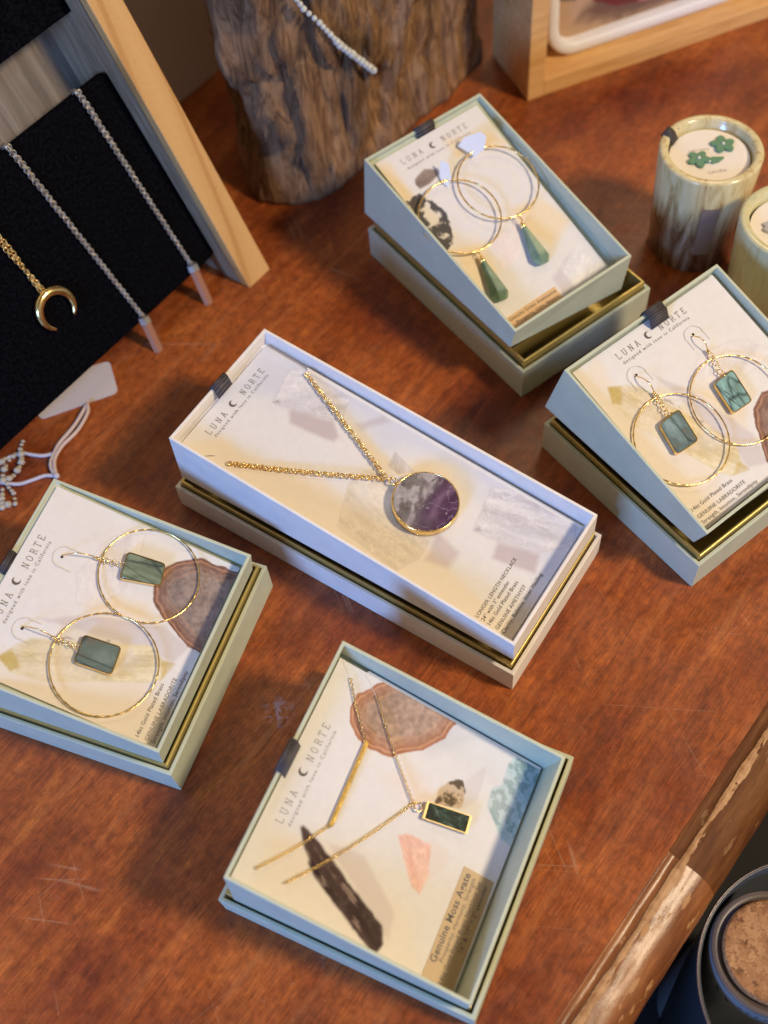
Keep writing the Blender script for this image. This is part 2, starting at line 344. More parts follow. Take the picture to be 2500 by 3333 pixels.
Lk(M_wood, ramp(M_wood, [(.3, (.30,) * 3), (.7, (.48,) * 3)], rr.outputs['Fac']).outputs['Color'], M_wood_b.inputs['Roughness'])
bump(M_wood, fine.outputs['Fac'], .3, .02)
M_wood_b.inputs['Specular IOR Level'].default_value = .55

table = empty('table', loc=(0, 25, -3))
tag(table, 'reddish brown stained wooden table with scratches and a worn rounded edge', 'table')
E0 = Vector((3.348, 4.294)); ED = Vector((.705, .709)).normalized(); EN = Vector((ED.y, -ED.x))
def edgept(s, o): p = E0 + ED * s + EN * o; return (p.x, p.y)
t = MB(); p1, p2 = edgept(-40, 0), edgept(75, 0); p3 = (p2[0] - EN.x * 110, p2[1] - EN.y * 110); p4 = (p1[0] - EN.x * 110, p1[1] - EN.y * 110)
t.prism([p1, p2, p3, p4], -2.2, 0)
o = t.build('tabletop', M_wood); o.parent = table; o.matrix_parent_inverse = table.matrix_world.inverted()

def moulding_mat(name, k, dr=0.):
    m = mat(name, rough=.3); v = m.node_tree.nodes.new('ShaderNodeVectorRotate'); v.rotation_type = 'Z_AXIS'; v.inputs['Angle'].default_value = -math.radians(45.2)
    tcn = N(m, 'ShaderNodeTexCoord'); Lk(m, tcn.outputs['Object'], v.inputs['Vector'])
    mp = N(m, 'ShaderNodeMapping'); mp.inputs['Scale'].default_value = (.12, 1, 1); Lk(m, v.outputs['Vector'], mp.inputs['Vector'])
    a = noise(m, mp, 2.2, 5, .6); b = noise(m, mp, 14, 4, .7)
    c = ramp(m, [(.3, tuple(x * k for x in (.10, .028, .008))), (.5, tuple(x * k for x in (.20, .066, .016))), (.7, tuple(x * k for x in (.30, .115, .03)))], a.outputs['Fac']).outputs['Color']
    c = mix(m, .5, c, ramp(m, [(.3, (.6, .55, .5)), (.7, (1.3, 1.3, 1.3))], b.outputs['Fac']).outputs['Color'], 'MULTIPLY')
    mp2 = N(m, 'ShaderNodeMapping'); mp2.inputs['Scale'].default_value = (.34, 1, 1); Lk(m, v.outputs['Vector'], mp2.inputs['Vector'])
    ch = noise(m, mp2, 1.7, 5, .62); cm = ramp(m, [(.655, (0, 0, 0)), (.67, (1, 1, 1))], ch.outputs['Fac']).outputs['Color']
    c = mix(m, cm, c, tuple(x * k for x in (.36, .175, .062))); Lk(m, c, bsdf(m).inputs['Base Color'])
    Lk(m, ramp(m, [(0, (.32 + dr,) * 3), (1, (.6,) * 3)], cm).outputs['Color'], bsdf(m).inputs['Roughness'])
    s_ = noise(m, mp2, 9, 4, .7); bump(m, s_.outputs['Fac'], .22, .03); bsdf(m).inputs['Specular IOR Level'].default_value = .5 - dr; return m
M_m1 = moulding_mat('worn_moulding_varnish', 1.15); M_m2 = moulding_mat('dark_moulding', .62, .3)
M_ridge = mat('bare_worn_wood', (.42, .21, .075), .55)
n_ = noise(M_ridge, mapping(M_ridge), 3, 5); Lk(M_ridge, ramp(M_ridge, [(.3, (.30, .13, .04)), (.6, (.47, .25, .10))], n_.outputs['Fac']).outputs['Color'], bsdf(M_ridge).inputs['Base Color'])
prof = [(0.003, -2.2), (0.003, -.02), (.06, -.07), (.16, -.16), (.30, -.20), (.42, -.17), (.50, -.12), (.58, -.11), (.66, -.15), (.72, -.20), (1.0, -.24), (1.3, -.34), (1.6, -.54), (1.85, -.84), (2.0, -1.2), (2.03, -1.6), (1.9, -2.0), (1.6, -2.3), (.6, -2.4)]
def mould(s0, s1, m, name):
    b = MB(); n = len(prof); ss = np.linspace(s0, s1, int((s1 - s0) / .25) + 1)
    V = []
    for i, s in enumerate(ss):
        for j, (o_, z) in enumerate(prof):
            wz = .018 * math.sin(s * 3.1 + j) + .012 * math.sin(s * 7.7 + j * 2) if 2 < j < n - 2 else 0
            p = edgept(s, o_ + wz * .6); V.append((p[0], p[1], z + wz * .5))
    Fc = [(i * n + j, i * n + (j + 1) % n, (i + 1) * n + (j + 1) % n, (i + 1) * n + j) for i in range(len(ss) - 1) for j in range(n)]
    b.add(V, Fc); o = b.build(name, m, smooth=True)
    o.parent = table; o.matrix_parent_inverse = table.matrix_world.inverted(); return o
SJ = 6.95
mo1 = mould(-12, SJ, M_m1, 'edge_moulding'); mo2 = mould(SJ + .002, 26, M_m2, 'edge_moulding')  # two lengths, the upper one darker and rougher
mo2['label'] = 'darker length of rounded edge moulding'
# bare worn strip along the ridge of the moulding, ragged edges
b = MB(); random.seed(4); V = []; ss = np.arange(-12, 26, .12)
for i, s in enumerate(ss):
    wob = .05 * math.sin(s * 1.3) + .03 * math.sin(s * 4.1) + random.uniform(-.018, .018)
    for oo, zz in ((.46 - wob * .5, -.125), (.56, -.100), (.70 + wob, -.172 - wob * .3)):
        p = edgept(s, oo); V.append((p[0], p[1], zz + .012))
for i in range(len(ss) - 1):
    for j in range(2): b.f.append((i * 3 + j, i * 3 + j + 1, i * 3 + j + 4, i * 3 + j + 3))
b.v = V; o = b.build('worn_ridge', M_ridge); o.parent = mo1; o.matrix_world = Matrix.Identity(4)
# below the table: dark shelf
fl = MB(); fl.box(-60, 90, -60, 110, -17, -16); structure(fl.build('floor', mat('dark_floor', (.006, .004, .003), .8)))

# ------------------------------------------------------------------ gift boxes: base, tray, card
FR = dict(
 center=dict(zb=2.18, yb=(-7.77, 7.5), c=(-.047, 23.427), yaw=.88482, W=6.87, L=15.855, hb=1.362, hc=.30, ins=.205, wt=6.207, lt=15.202, th=.1069, tx=-.122, ty=.447, tz=.705, ht=2.723,
   o=(-.018, 23.246, 3.508), u=(.633, .774, 0), v=(-.767, .628, .129), card=(-2.86, 2.84, -7.32, 7.32), tab=(-.44, .42)),
 aven=dict(zr=1.55, zb=2.62, yb=(-4.65, 5.6), c=(6.865, 35.62), yaw=.53617, W=7.297, L=11.011, hb=1.717, hc=.379, ins=.211, wt=6.424, lt=10.326, th=.21341, tx=-.47, ty=1.268, tz=.736, ht=3.21,
   o=(6.325, 35.607, 4.342), u=(.86, .511, 0), v=(-.485, .816, .314), card=(-2.88, 2.74, -4.72, 4.8), tab=(-.49, .5)),
 right=dict(zr=1.75, zb=2.68, yb=(-3.75, 4.42), c=(12.919, 24.976), yaw=.55135, W=8.74, L=8.638, hb=1.706, hc=.296, ins=.192, wt=8.077, lt=8.024, th=.2556, tx=-.264, ty=.867, tz=1.111, ht=2.827,
   o=(12.791, 24.679, 4.482), u=(.852, .524, 0), v=(-.501, .815, .289), card=(-3.73, 3.7, -3.83, 3.8), tab=(.03, .95)),
 left=dict(zb=1.95, yb=(-3.95, 4.2), c=(-10.545, 19.33), yaw=1.11915, W=8.747, L=8.64, hb=1.708, hc=.257, ins=.196, wt=8.072, lt=8.023, th=.20973, tx=-.069, ty=.791, tz=.458, ht=2.8,
   o=(-10.484, 19.223, 3.624), u=(.436, .9, 0), v=(-.848, .411, .336), card=(-3.76, 3.74, -3.72, 3.74), tab=(-.18, .75)),
 moss=dict(zb=0.6, yb=(-4.37, 4.4), c=(-.819, 10.836), yaw=1.03871, W=9.257, L=9.202, hb=1.331, hc=.4, ins=.238, wt=8.546, lt=8.544, th=.31033, tx=-.123, ty=.778, tz=.604, ht=1.9,
   o=(-.926, 10.756, 2.512), u=(.507, .862, 0), v=(-.79, .465, .4), card=(-4.1, 4.08, -4.06, 4.06), tab=(-.66, .5)))
LBL = dict(
 center=('long cream gift box base with gold lining under the amethyst necklace', 'long cream box tray with blue lit walls holding the amethyst necklace card', 'long printed card with pale quartz crystals behind the amethyst necklace'),
 aven=('narrow sage gift box base farthest back, under the green drop hoops', 'deep sage tray propped on the farthest box, holding green drop earrings', 'printed card with dark speckled stone behind the green drop hoops'),
 right=('square sage gift box base at the right beside the stone candles', 'tilted sage tray at the right holding labradorite hoop earrings', 'printed card with yellow crystal in the right hand box, lower text hidden'),
 left=('square sage gift box base at the left edge of the picture', 'sage tray at the left edge holding labradorite hoop earrings', 'printed card with brown agate corner in the box at the left edge'),
 moss=('sage gift box base nearest the camera under the moss agate necklaces', 'open sage tray nearest the camera with two gold necklaces inside', 'printed card with black tourmaline and tan sticker in the nearest box'))
CARD = {}
for key, q in FR.items():
    m = M_cream if key == 'center' else M_sage
    base_l, tray_l, card_l = LBL[key]
    cy, sy = math.cos(q['yaw']), math.sin(q['yaw'])
    root = empty('gift_box_base', Matrix.Translation((q['c'][0], q['c'][1], .01)) @ Matrix.Rotation(q['yaw'], 4, 'Z'))
    tag(root, base_l, 'box', 'gift box bases on the table')
    open_box(q['W'], q['L'], q['hb'], .155, .12).build('outer_wall', m, root, bevel=.035)
    lin = open_box(q['W'] - 2 * q['ins'], q['L'] - 2 * q['ins'], q['hb'] + q['hc'] - .125, .11, .06)
    lo = lin.build('gold_lining', M_foil, root, bevel=.03); lo.location.z = .125
    # tray
    ang = q['th']; loc = Vector((q['tx'], -q['L'] / 2 + q['ty'], q['tz']))
    Mt = root.matrix_world @ Matrix.Translation(loc + Vector((0, 0, -.01))) @ Matrix.Rotation(ang, 4, 'X') @ Matrix.Translation((0, q['lt'] / 2, 0))
    tr = empty('box_tray', Mt); tag(tr, tray_l, 'tray', 'trays propped in the gift boxes')
    zb = q['zb']; Rm = root.matrix_world.inverted() @ Mt
    hw, hl, tw = q['wt'] / 2, q['lt'] / 2, .13
    rim = [Rm @ Vector((sx * hw, sy * hl, q['ht'])) for sx, sy in ((-1, -1), (1, -1), (1, 1), (-1, 1))]
    inr = [Rm @ Vector((sx * (hw - tw), sy * (hl - tw), q['ht'])) for sx, sy in ((-1, -1), (1, -1), (1, 1), (-1, 1))]
    yb0, yb1 = q['yb']; bot = [Vector((rim[0].x, yb0, zb)), Vector((rim[1].x, yb0, q.get('zr', zb))), Vector((rim[2].x, yb1, q.get('zr', zb))), Vector((rim[3].x, yb1, zb))]
    Ci = root.matrix_world.inverted() @ frameM(q['o'], q['u'], q['v']); cdn = Ci.to_3x3() @ Vector((0, 0, 1)); c0 = Ci.translation - cdn * .16
    rn = Rm.to_3x3() @ Vector((0, 0, 1)); low = []
    for v_ in inr:
        t_ = (v_ - c0).dot(cdn) / rn.dot(cdn); t_ = min(t_, (v_.z - zb - .03) / rn.z); low.append(v_ - rn * t_)
    for j in (0, 1): bot[j].y = max(bot[j].y, -q['L'] / 2 + q['ins'] + .16) if key == 'moss' else bot[j].y
    if key == 'moss': bot[2].y = bot[3].y = q['L'] / 2 - q['ins'] - .16
    Ti = Mt.inverted() @ root.matrix_world; w_ = MB()
    w_.add([Ti @ v_ for v_ in bot + rim + inr + low], [(3, 2, 1, 0), (12, 13, 14, 15)] + [(k * 4 + j, k * 4 + (j + 1) % 4, k * 4 + 4 + (j + 1) % 4, k * 4 + 4 + j) for k in range(3) for j in range(4)])
    w_.build('tray_wall', m, tr, bevel=.03)
    # foam block inside the base that lifts the tray
    rs = MB(); rs.box(-q['W'] * .34, q['W'] * (.34 if 'zr' not in q else -.1), -q['L'] / 2 + 2.2, q['L'] / 2 - 1.0, .2, (zb if 'zr' not in q else zb - .45) - .01); rs.build('foam_riser', M_foam, root)
    # ribbon tab folded over the back wall
    x0, x1 = q['tab']; yy = q['lt'] / 2; z = q['ht']; rb = MB(); sec = [(yy - .34, z - .40), (yy - .26, z - .2), (yy - .17, z + .03), (yy - .10, z + .10), (yy + .02, z + .09), (yy + .07, z - .02), (yy + .06, z - .45), (yy + .05, z - .8)]
    if key == 'right': sec = [(yy - .62, z - .26), (yy - .45, z - .06), (yy - .32, z + .10), (yy - .2, z + .05), (yy - .12, z + .10), (yy + .02, z + .12), (yy + .08, z + .02), (yy + .06, z - .45)]
    V = [(x, y, zz) for y, zz in sec for x in (x0, x1)]
    rb.add(V, [(2 * i, 2 * i + 1, 2 * i + 3, 2 * i + 2) for i in range(len(sec) - 1)]); ro = rb.build('ribbon_tab', M_ribbon, tr, smooth=True)
    so = ro.modifiers.new('thick', 'SOLIDIFY'); so.thickness = .04; so.offset = 0
    # card
    Mc = frameM(q['o'], q['u'], q['v']); x0, x1, y0, y1 = q['card']
    c = empty('jewelry_card', Mc); tag(c, card_l, 'card', 'printed jewelry cards in the trays'); CARD[key] = c
    if key == 'center':
        pts = [(x0, y0), (x1, y0), (x1, 5.35), (2.58, 5.12), (2.60, 5.62), (2.72, 5.75), (2.72, y1), (x0, y1)]
    elif key == 'moss':
        pts = [(x0, y0), (x1, y0), (x1, 2.95), (3.86, 3.1), (3.95, 3.3), (3.98, y1), (x0, y1)]
    else: pts = [(x0, y0), (x1, y0), (x1, y1), (x0, y1)]
    b = MB(); b.prism(pts, -.07, -.008); b.build('card_board', M_cardedge, c)

YEL_GLOW = (.80, .60, .28); LAV = (.54, .57, .68); MAU = (.40, .28, .30)  # the yellow serves printed tint and warm light painted onto the cards
# ---- centre card
p = Print(-2.86, 2.70, -7.32, 7.32)
p.wash([(-2.9, 7.3), (-1.6, 6.2), (-1.9, 5.0), (-1.0, 2.7), (-1.0, 1.2), (-.9, -1), (-1.2, -3), (-1.7, -5), (-2.0, -7.4), (-3.2, -7.4)], YEL_GLOW, .34, .35, .3)  # near edge: printed yellow plus painted warm tone where the wall blocks cool light
p.wash([(1.7, 3.4), (1.3, 1), (1.1, 0), (1.9, -.6), (2.1, -1.8), (1.5, -2.9), (.9, -1.3), (.5, .6)], YEL_GLOW, .35, .3, .2, 8)  # painted warm halo beside the pendant, where it blocks the cool light
p.wash([(.2, 7.3), (2.8, 7.3), (2.8, -7.4), (.2, -7.4), (1.0, -4.5), (1.9, -3.2), (2.4, -1.8), (2.2, -.4), (1.6, .9), (2.0, 3.0), (1.0, 4.5)], LAV, .62, .7, .4, 9)  # deeper lavender over the far half of the card
p.crystal([(.7, 5.51), (2.3, 5.84), (2.65, 5.53), (2.6, 3.06), (1.66, 2.9), (1.39, 3.08), (.84, 4.67)], (.52, .50, .54), (.80, .78, .79), .85, -.9, 21, (.55, .5, .52))
p.wash([(.7, 5.5), (.95, 5.45), (.85, 5.25)], (.3, .26, .27), .6, .06, .05, 61)
p.wash([(.74, 4.76), (.84, 4.67), (1.34, 3.05), (.87, 2.48), (.57, 2.52), (.3, 4.44)], MAU, .55, .13, .06, 3)
p.wash([(1.76, 2.23), (2.68, 1.54), (2.6, 1.2), (1.62, 1.95)], MAU, .38, .16, .06, 4)
p.crystal([(-.69, 1.01), (.17, .82), (.55, .05), (-.1, -1.13), (-.4, -2.76), (-1.75, -2.9), (-2.69, -2.42), (-2.4, .34)], (.52, .44, .34), (.80, .72, .58), .75, 1.45, 23, (.60, .52, .45))
p.crystal([(1.56, .32), (1.23, -.72), (.79, -.3), (.9, .2)], (.42, .38, .36), (.80, .76, .74), .8, .5, 24, (.5, .46, .44))
p.wash([(-.75, -2.9), (-.25, -1.5), (-.7, -4.0), (-1.5, -4.0), (-1.7, -3.1)], MAU, .42, .16, .08, 13)
p.crystal([(.34, -3.94), (2.3, -3.57), (2.72, -4.26), (2.7, -7.05), (1.98, -7.4), (.89, -6.39), (.47, -4.96)], (.50, .47, .50), (.80, .78, .79), .85, -1.3, 25, (.55, .5, .52))
p.wash([(.36, -3.96), (.6, -3.98), (.5, -4.2)], (.3, .26, .27), .6, .06, .05, 62)
p.wash([(.44, -4.95), (.85, -6.5), (.1, -6.75), (-.24, -5.13)], MAU, .52, .12, .06, 14)
p.build('card_print', CARD['center'], 0)
brand(CARD['center'], 6.63, (-.23, 6.76), 6.37)
text_mesh([('LONGER LENGTH NECKLACE', -2.56, .24, -5.90), ('24" with 3" extender', -2.56, -.70, -6.15), ('14kt Gold Plated Brass', -2.56, -.53, -6.41),
           ('GENUINE AMETHYST', -2.56, -.50, -6.74), ('Clarity, Balance, Inner Healing', -2.56, .24, -7.00)], 'product_lettering', M_ink, CARD['center'])
b = MB(); b.prism([(-2.79, 6.27), (-2.55, 5.96), (-2.5, 5.9), (-2.6, 6.08)], .002, .012)
b.build('slit', M_ink, CARD['center'])
# ---- labradorite cards (the same print twice)
M_cut = mat('cut_paper_edge', (.45, .42, .40), .7)
def lab_card(key):
    p = Print(*FR[key]['card'])
    p.wash([(-3.8, 3.8), (-2.5, 3.7), (-2.8, 2.2), (-1.8, 1.5), (-1.4, -.5), (-1.6, -2.5), (-2.6, -3.8), (-4, -3.8)], YEL_GLOW, .30, .35, .3)
    p.wash([(.0, .9), (.6, .5), (.9, -1.2), (.3, -1.8), (-.4, -.6)], YEL_GLOW, .35, .25, .2, 8)
    p.crystal([(.94, 1.53), (2.32, 1.24), (2.81, 1.05), (3.48, .02), (2.69, -.14), (1.04, -.23), (.06, .41), (-.05, 1.11)], (.58, .54, .55), (.84, .80, .78), .62, .3, 31, (.60, .56, .56))
    p.wash([(-1.2, 2.0), (-.34, .4), (.43, -2.11), (.13, -3.30), (-.65, -2.99), (-.61, -2.39), (-.9, -.2)], (.46, .38, .40), .42, .10, .08, 9)
    cit = [(-3.29, 1.95), (-3.0, 2.56), (-2.29, 2.16), (-1.95, 1.88), (-1.25, .1), (-.42, -2.05), (-.70, -2.58), (-1.1, -2.95), (-1.45, -2.82), (-1.70, -2.5), (-2.5, -.6), (-3.15, .8)]
    p.crystal(cit, (.50, .38, .14), (.82, .72, .48), .85, -1.16, 33, (.66, .58, .36))
    p.crystal([(-3.29, 1.95), (-3.0, 2.56), (-2.5, 2.3), (-3.0, 1.7)], (.40, .28, .05), (.62, .46, .14), .8, 0, 34)
    p.crystal([(-1.45, -2.85), (-.72, -2.6), (-.68, -3.1), (-1.1, -2.98)], (.40, .28, .05), (.62, .46, .14), .7, 0, 35)
    p.speck([(-1.75, 1.5), (-1.6, 1.45), (-.7, -.9), (-.85, -1.0)], (.22, .2, .19), (.75, .7, .66), 3.5, .42, .55, 63)
    p.agate([(2.59, -1.22), (3.18, -1.78), (3.45, -2.2), (3.5, -3.2), (3.6, -3.95), (2.5, -4.6), (.42, -4.3), (.0, -3.7), (.14, -3.1), (.58, -2.26), (1.13, -1.37), (1.88, -1.02)])
    c = CARD[key]; p.build('card_print', c, 0)
    brand(c, 3.17, (-.24, 3.31), 2.90)
    text_mesh([('14kt Gold Plated Brass', -3.60, -1.54, -3.04), ('GENUINE LABRADORITE', -3.60, -1.17, -3.38), ('Strength, Intuition, Serendipity', -3.60, -.76, -3.63)], 'product_lettering', M_ink, c)
    for hx in (-1.74, 1.28):
        b = MB()
        # cut outline of the little tongue each ear wire hooks through
        pts = [(hx - .42, 1.78, .012), (hx - .40, 2.2, .014)] + [(hx + .42 * math.cos(a), 2.25 + .40 * math.sin(a), .016) for a in np.linspace(PI, 0, 13)] + [(hx + .40, 2.2, .014), (hx + .42, 1.78, .012)]
        b.tube(pts, .007, 4); b.build('tongue_cut', M_cut, c)
        b = MB(); b.prism([(hx + .055 * math.cos(a), 2.31 + .055 * math.sin(a)) for a in np.linspace(0, 2 * PI, 12, False)], .003, .011); b.build('hole', M_foam, c)
lab_card('left'); lab_card('right')
# ---- moss agate card
p = Print(-4.1, 3.97, -4.06, 4.06)
p.wash([(-4.2, 3.5), (-2, 3.4), (-1.8, 1), (-2.4, -2), (-4.2, -3)], YEL_GLOW, .20, .5, .3)
p.wash([(.9, 1.0), (1.9, .2), (1.4, -1), (.4, -1.2)], (.80, .62, .52), .35, .35, .2, 8)
p.wash([(4.0, .2), (3.9, -1.6), (2.4, -.2), (3.1, .3)], (.5, .5, .53), .35, .3, .2, 8)
p.agate([(2.64, 3.02), (3.1, 2.98), (3.7, 2.6), (4.3, 2.2), (4.7, 1.0), (4.2, -.64), (3.29, -.46), (2.53, .12), (1.84, .99), (1.63, 1.71), (1.81, 2.43), (2.2, 2.85)], 44, (.42, .29, .22), (.36, .11, .035), (.72, .42, .26))
p.speck([(1.62, -.98), (1.99, -1.18), (2.23, -1.4), (2.32, -1.64), (2.0, -1.87), (1.54, -1.98), (1.36, -1.88), (1.1, -1.05)], (.10, .065, .03), (.58, .45, .32), 3.2, .5, .95, 64)
p.wash([(2.36, -1.71), (3.15, -2.21), (1.92, -2.37), (1.36, -1.97)], (.58, .52, .52), .4, .06, .04, 8)
fl_ = [(3.6, -2.9), (4.2, -3.2), (4.2, -4.2), (1.06, -4.2), (1.18, -3.62), (1.93, -2.74), (2.51, -2.67), (2.93, -2.96)]
p.crystal(fl_, (.17, .29, .29), (.48, .62, .63), .92, .4, 46); p.speck(fl_, (.14, .25, .25), (.55, .68, .70), 5, .5, .40, 65)
p.wash([(.04, -1.38), (-.06, -2.15), (-.61, -2.22), (-1.3, -1.82), (-.9, -1.2)], (.72, .62, .58), .5, .08, .05, 8)
p.crystal([(-.39, -.29), (-.16, -.67), (-.16, -1.48), (-1.06, -1.8), (-1.73, -1.75), (-1.66, -1.41), (-1.0, -.79)], (.74, .40, .31), (.82, .60, .52), .97, .8, 47)
p.wash([(-1.74, 1.75), (-1.5, .45), (-2.65, -1.23), (-3.46, -1.4)], (.55, .46, .45), .5, .1, .06, 8)
to = [(-1.68, 2.8), (-1.55, 2.7), (-1.73, 2.26), (-1.85, 1.85), (-2.55, .39), (-3.18, -1.04), (-3.66, -1.31), (-4.04, -1.24), (-4.06, -1.03), (-2.9, 1.58), (-2.58, 2.04), (-2.44, 2.07), (-1.97, 2.57)]
p.crystal(to, (.022, .012, .012), (.105, .066, .060), 1., 1.12, 48)
d = p.sd(to); aa = p.X * .43 + p.Y * .9; bb = -p.X * .9 + p.Y * .43
p.lay(sm(-.01, .05, d) * sm(.66, .74, fbm(aa * .5, bb * 2.5, 2.2, 71)), (.30, .22, .19), .7)
p.build('card_print', CARD['moss'], 0)
brand(CARD['moss'], 3.33, (-.07, 3.48), 3.05, dark=M_inklight)  # lettering paler than the moon, reflected haze painted into its ink
cm = CARD['moss']
M_stick = mat('tan_sticker', (.47, .33, .17), .5)
b = MB(); b.prism([(-4.0, -4.0), (-.25, -3.96), (-.25, -2.80), (-4.0, -2.84)], .004, .018); st = b.build('sticker', M_stick, cm)
text_mesh([('Genuine Moss Agate', -3.42, -.40, -3.12)], 'sticker_title', M_ink, st, .024, .018)
text_mesh([('Prosperity, Harmony, Strength', -3.3, -.46, -3.34), ('14kt Gold Plated Brass Necklace Set', -3.9, -.46, -3.58), ('16" & 17" + 2" extender', -2.75, -.47, -3.82)], 'sticker_lettering', M_ink, st, .024)
b = MB(); b.tube([(3.93, 3.95, .01), (3.45, 3.41, .01)], .008, 4); b.tube([(3.9, 3.05, .01), (3.37, 2.32, .01)], .008, 4); b.build('slit', M_cardedge, cm)
# ---- aventurine card
p = Print(-2.88, 2.74, -4.72, 4.8)
p.wash([(-2.9, 4.8), (-2.3, 4.5), (-2.4, 3), (-2.6, 1.5), (-3, 1.2)], YEL_GLOW, .6, .25, .15)
p.wash([(-2.6, -.3), (-1.2, -.4), (-1.5, -2.2), (-2.9, -2.6)], YEL_GLOW, .55, .3, .15, 8)
p.wash([(.4, 4.2), (2.3, 3.4), (2.7, 2.5), (1.6, 2.8), (.3, 3.2)], YEL_GLOW, .55, .25, .2, 9)
p.wash([(.9, .1), (2.4, -.6), (2.7, -2), (1.2, -2.4), (.6, -1)], YEL_GLOW, .5, .3, .2, 11)
for cx_, cy_, r0 in ((-1.3, .9, 1.5), (.9, 1.3, 1.45)):
    rr_ = np.hypot(p.X - cx_, p.Y - cy_); p.lay(sm(r0 + .25, r0, rr_) * (.5 + .5 * np.sin(rr_ * 9 + 3 * fbm(p.X, p.Y, 1, 77))), (.70, .70, .80), .38)
p.crystal([(-2.01, 3.05), (-1.9, 3.28), (-1.21, 3.45), (-.75, 3.2), (-.77, 2.93), (-1.42, 2.76), (-1.98, 2.78)], (.11, .075, .06), (.32, .25, .21), .95, .2, 49)
p.speck([(-2.87, 2.65), (-2.1, 2.64), (-1.84, 2.25), (-1.7, 1.11), (-2.2, 0), (-2.9, -.3)], (.06, .055, .06), (.74, .70, .66), 2.2, .49, .95, 66)
p.crystal([(-.92, -.77), (.71, -.87), (-.39, -2.26), (-1.31, -2.13)], (.70, .54, .50), (.84, .76, .74), .6, 1, 50)
p.crystal([(.93, -3.32), (2.1, -3.13), (2.5, -4.5), (1.1, -4.81), (.37, -4.57)], (.56, .55, .58), (.86, .85, .84), .75, .6, 51)
p.wash([(.3, -3.7), (.95, -3.5), (.8, -4.6), (.2, -4.6)], (.5, .44, .47), .5, .12, .05, 8)
ca = CARD['aven']; p.build('card_print', ca, 0)
brand(ca, 4.12, (-.18, 4.22), 3.80, dark=M_inklight)
M_stick2 = mat('orange_tan_sticker', (.68, .45, .24), .5)
b = MB(); b.prism([(-2.7, -4.68), (.12, -4.70), (.11, -4.06), (-2.7, -4.10)], .004, .018); st = b.build('sticker', M_stick2, ca)
text_mesh([('Genuine Green Aventurine', -2.5, .04, -4.31), ('Prosperity, Calm, Balance', -2.3, .0, -4.56)], 'sticker_lettering', M_ink, st, .024, .01)
M_flap = mat('white_card_flap', (.84, .84, .86), .6)
for pts, ln in (([(-.55, 3.21), (-.37, 2.86), (-.62, 2.31), (-.89, 2.18), (-.99, 2.52), (-.9, 2.83)], 0), ([(.66, 3.53), (1.05, 3.58), (1.66, 3.27), (1.76, 2.93), (1.41, 2.59), (.97, 2.66), (.86, 2.99)], 1)):
    b = MB(); cx_ = sum(a for a, _ in pts) / len(pts); ym = max(y_ for _, y_ in pts)
    xm_ = min(a for a, _ in pts); V = [(x_ * .85 + xm_ * .15, y_, .035 + (x_ - xm_) * .75 + (y_ - ym + 1) * .15) for x_, y_ in pts]; n = len(V)
    b.add(V + [(x_, y_, z_ - .03) for x_, y_, z_ in V], [tuple(range(n)), tuple(range(n, 2 * n))[::-1]] + [(i, (i + 1) % n, n + (i + 1) % n, n + i) for i in range(n)])
    b.build('lifted_flap', M_flap, ca)

# ------------------------------------------------------------------ jewelry
def stone_mat(name, stops, scale=1.2, crack=True, dist=1.5, rough=.12, cs=.9, cc=(.03, .04, .04)):
    m = mat(name, rough=rough); mp = mapping(m, (1, .55, 1), (0, 0, .6)); a = noise(m, mp, scale, 5, .6, dist)
    c = ramp(m, stops, a.outputs['Fac']).outputs['Color']
    if crack:
        for r_, s_ in ((.9, cs), (-.8, cs * .8)):
            mq = mapping(m, (1, .22, 1), (0, 0, r_)); nn = noise(m, mq, 1.2, 3); v = N(m, 'ShaderNodeTexVoronoi', feature='DISTANCE_TO_EDGE'); v.inputs['Scale'].default_value = s_ * 1.6
            mx = N(m, 'ShaderNodeVectorMath', operation='ADD'); Lk(m, mq.outputs['Vector'], mx.inputs[0]); sc2 = N(m, 'ShaderNodeVectorMath', operation='SCALE'); sc2.inputs['Scale'].default_value = .25
            Lk(m, nn.outputs['Color'], sc2.inputs[0]); Lk(m, sc2.outputs[0], mx.inputs[1]); Lk(m, mx.outputs[0], v.inputs['Vector'])
            k = ramp(m, [(0, (.75,) * 3), (.035, (0,) * 3)], v.outputs['Distance']).outputs['Color']; c = mix(m, k, c, cc)
    Lk(m, c, bsdf(m).inputs['Base Color']); bsdf(m).inputs['Coat Weight'].default_value = .6; bsdf(m).inputs['Coat Roughness'].default_value = .06; return m
M_lab1 = stone_mat('labradorite_teal', [(.3, (.10, .13, .10)), (.45, (.20, .34, .31)), (.6, (.32, .55, .54)), (.75, (.36, .24, .13))], 1.0)
M_lab2 = stone_mat('labradorite_slate', [(.3, (.30, .19, .10)), (.42, (.12, .16, .15)), (.6, (.20, .29, .29)), (.75, (.30, .42, .44))], 1.1)
M_lab3 = stone_mat('labradorite_olive', [(.3, (.08, .10, .075)), (.5, (.20, .25, .17)), (.7, (.30, .36, .24)), (.8, (.10, .16, .22))], .9)
M_lab4 = stone_mat('labradorite_grey', [(.3, (.16, .13, .10)), (.45, (.13, .17, .14)), (.62, (.19, .24, .21)), (.78, (.06, .09, .13))], .9, cs=.6)
M_moss = stone_mat('moss_agate', [(.42, (.006, .014, .010)), (.58, (.02, .05, .035)), (.72, (.16, .20, .17))], 1.6, False, 3)
bsdf(M_moss).inputs['Coat Weight'].default_value = 0; bsdf(M_moss).inputs['Specular IOR Level'].default_value = .1; bsdf(M_moss).inputs['Roughness'].default_value = .45
M_aven = stone_mat('aventurine', [(.3, (.10, .17, .105)), (.55, (.19, .28, .18)), (.8, (.36, .46, .34))], 1.3, False, .6, .4)
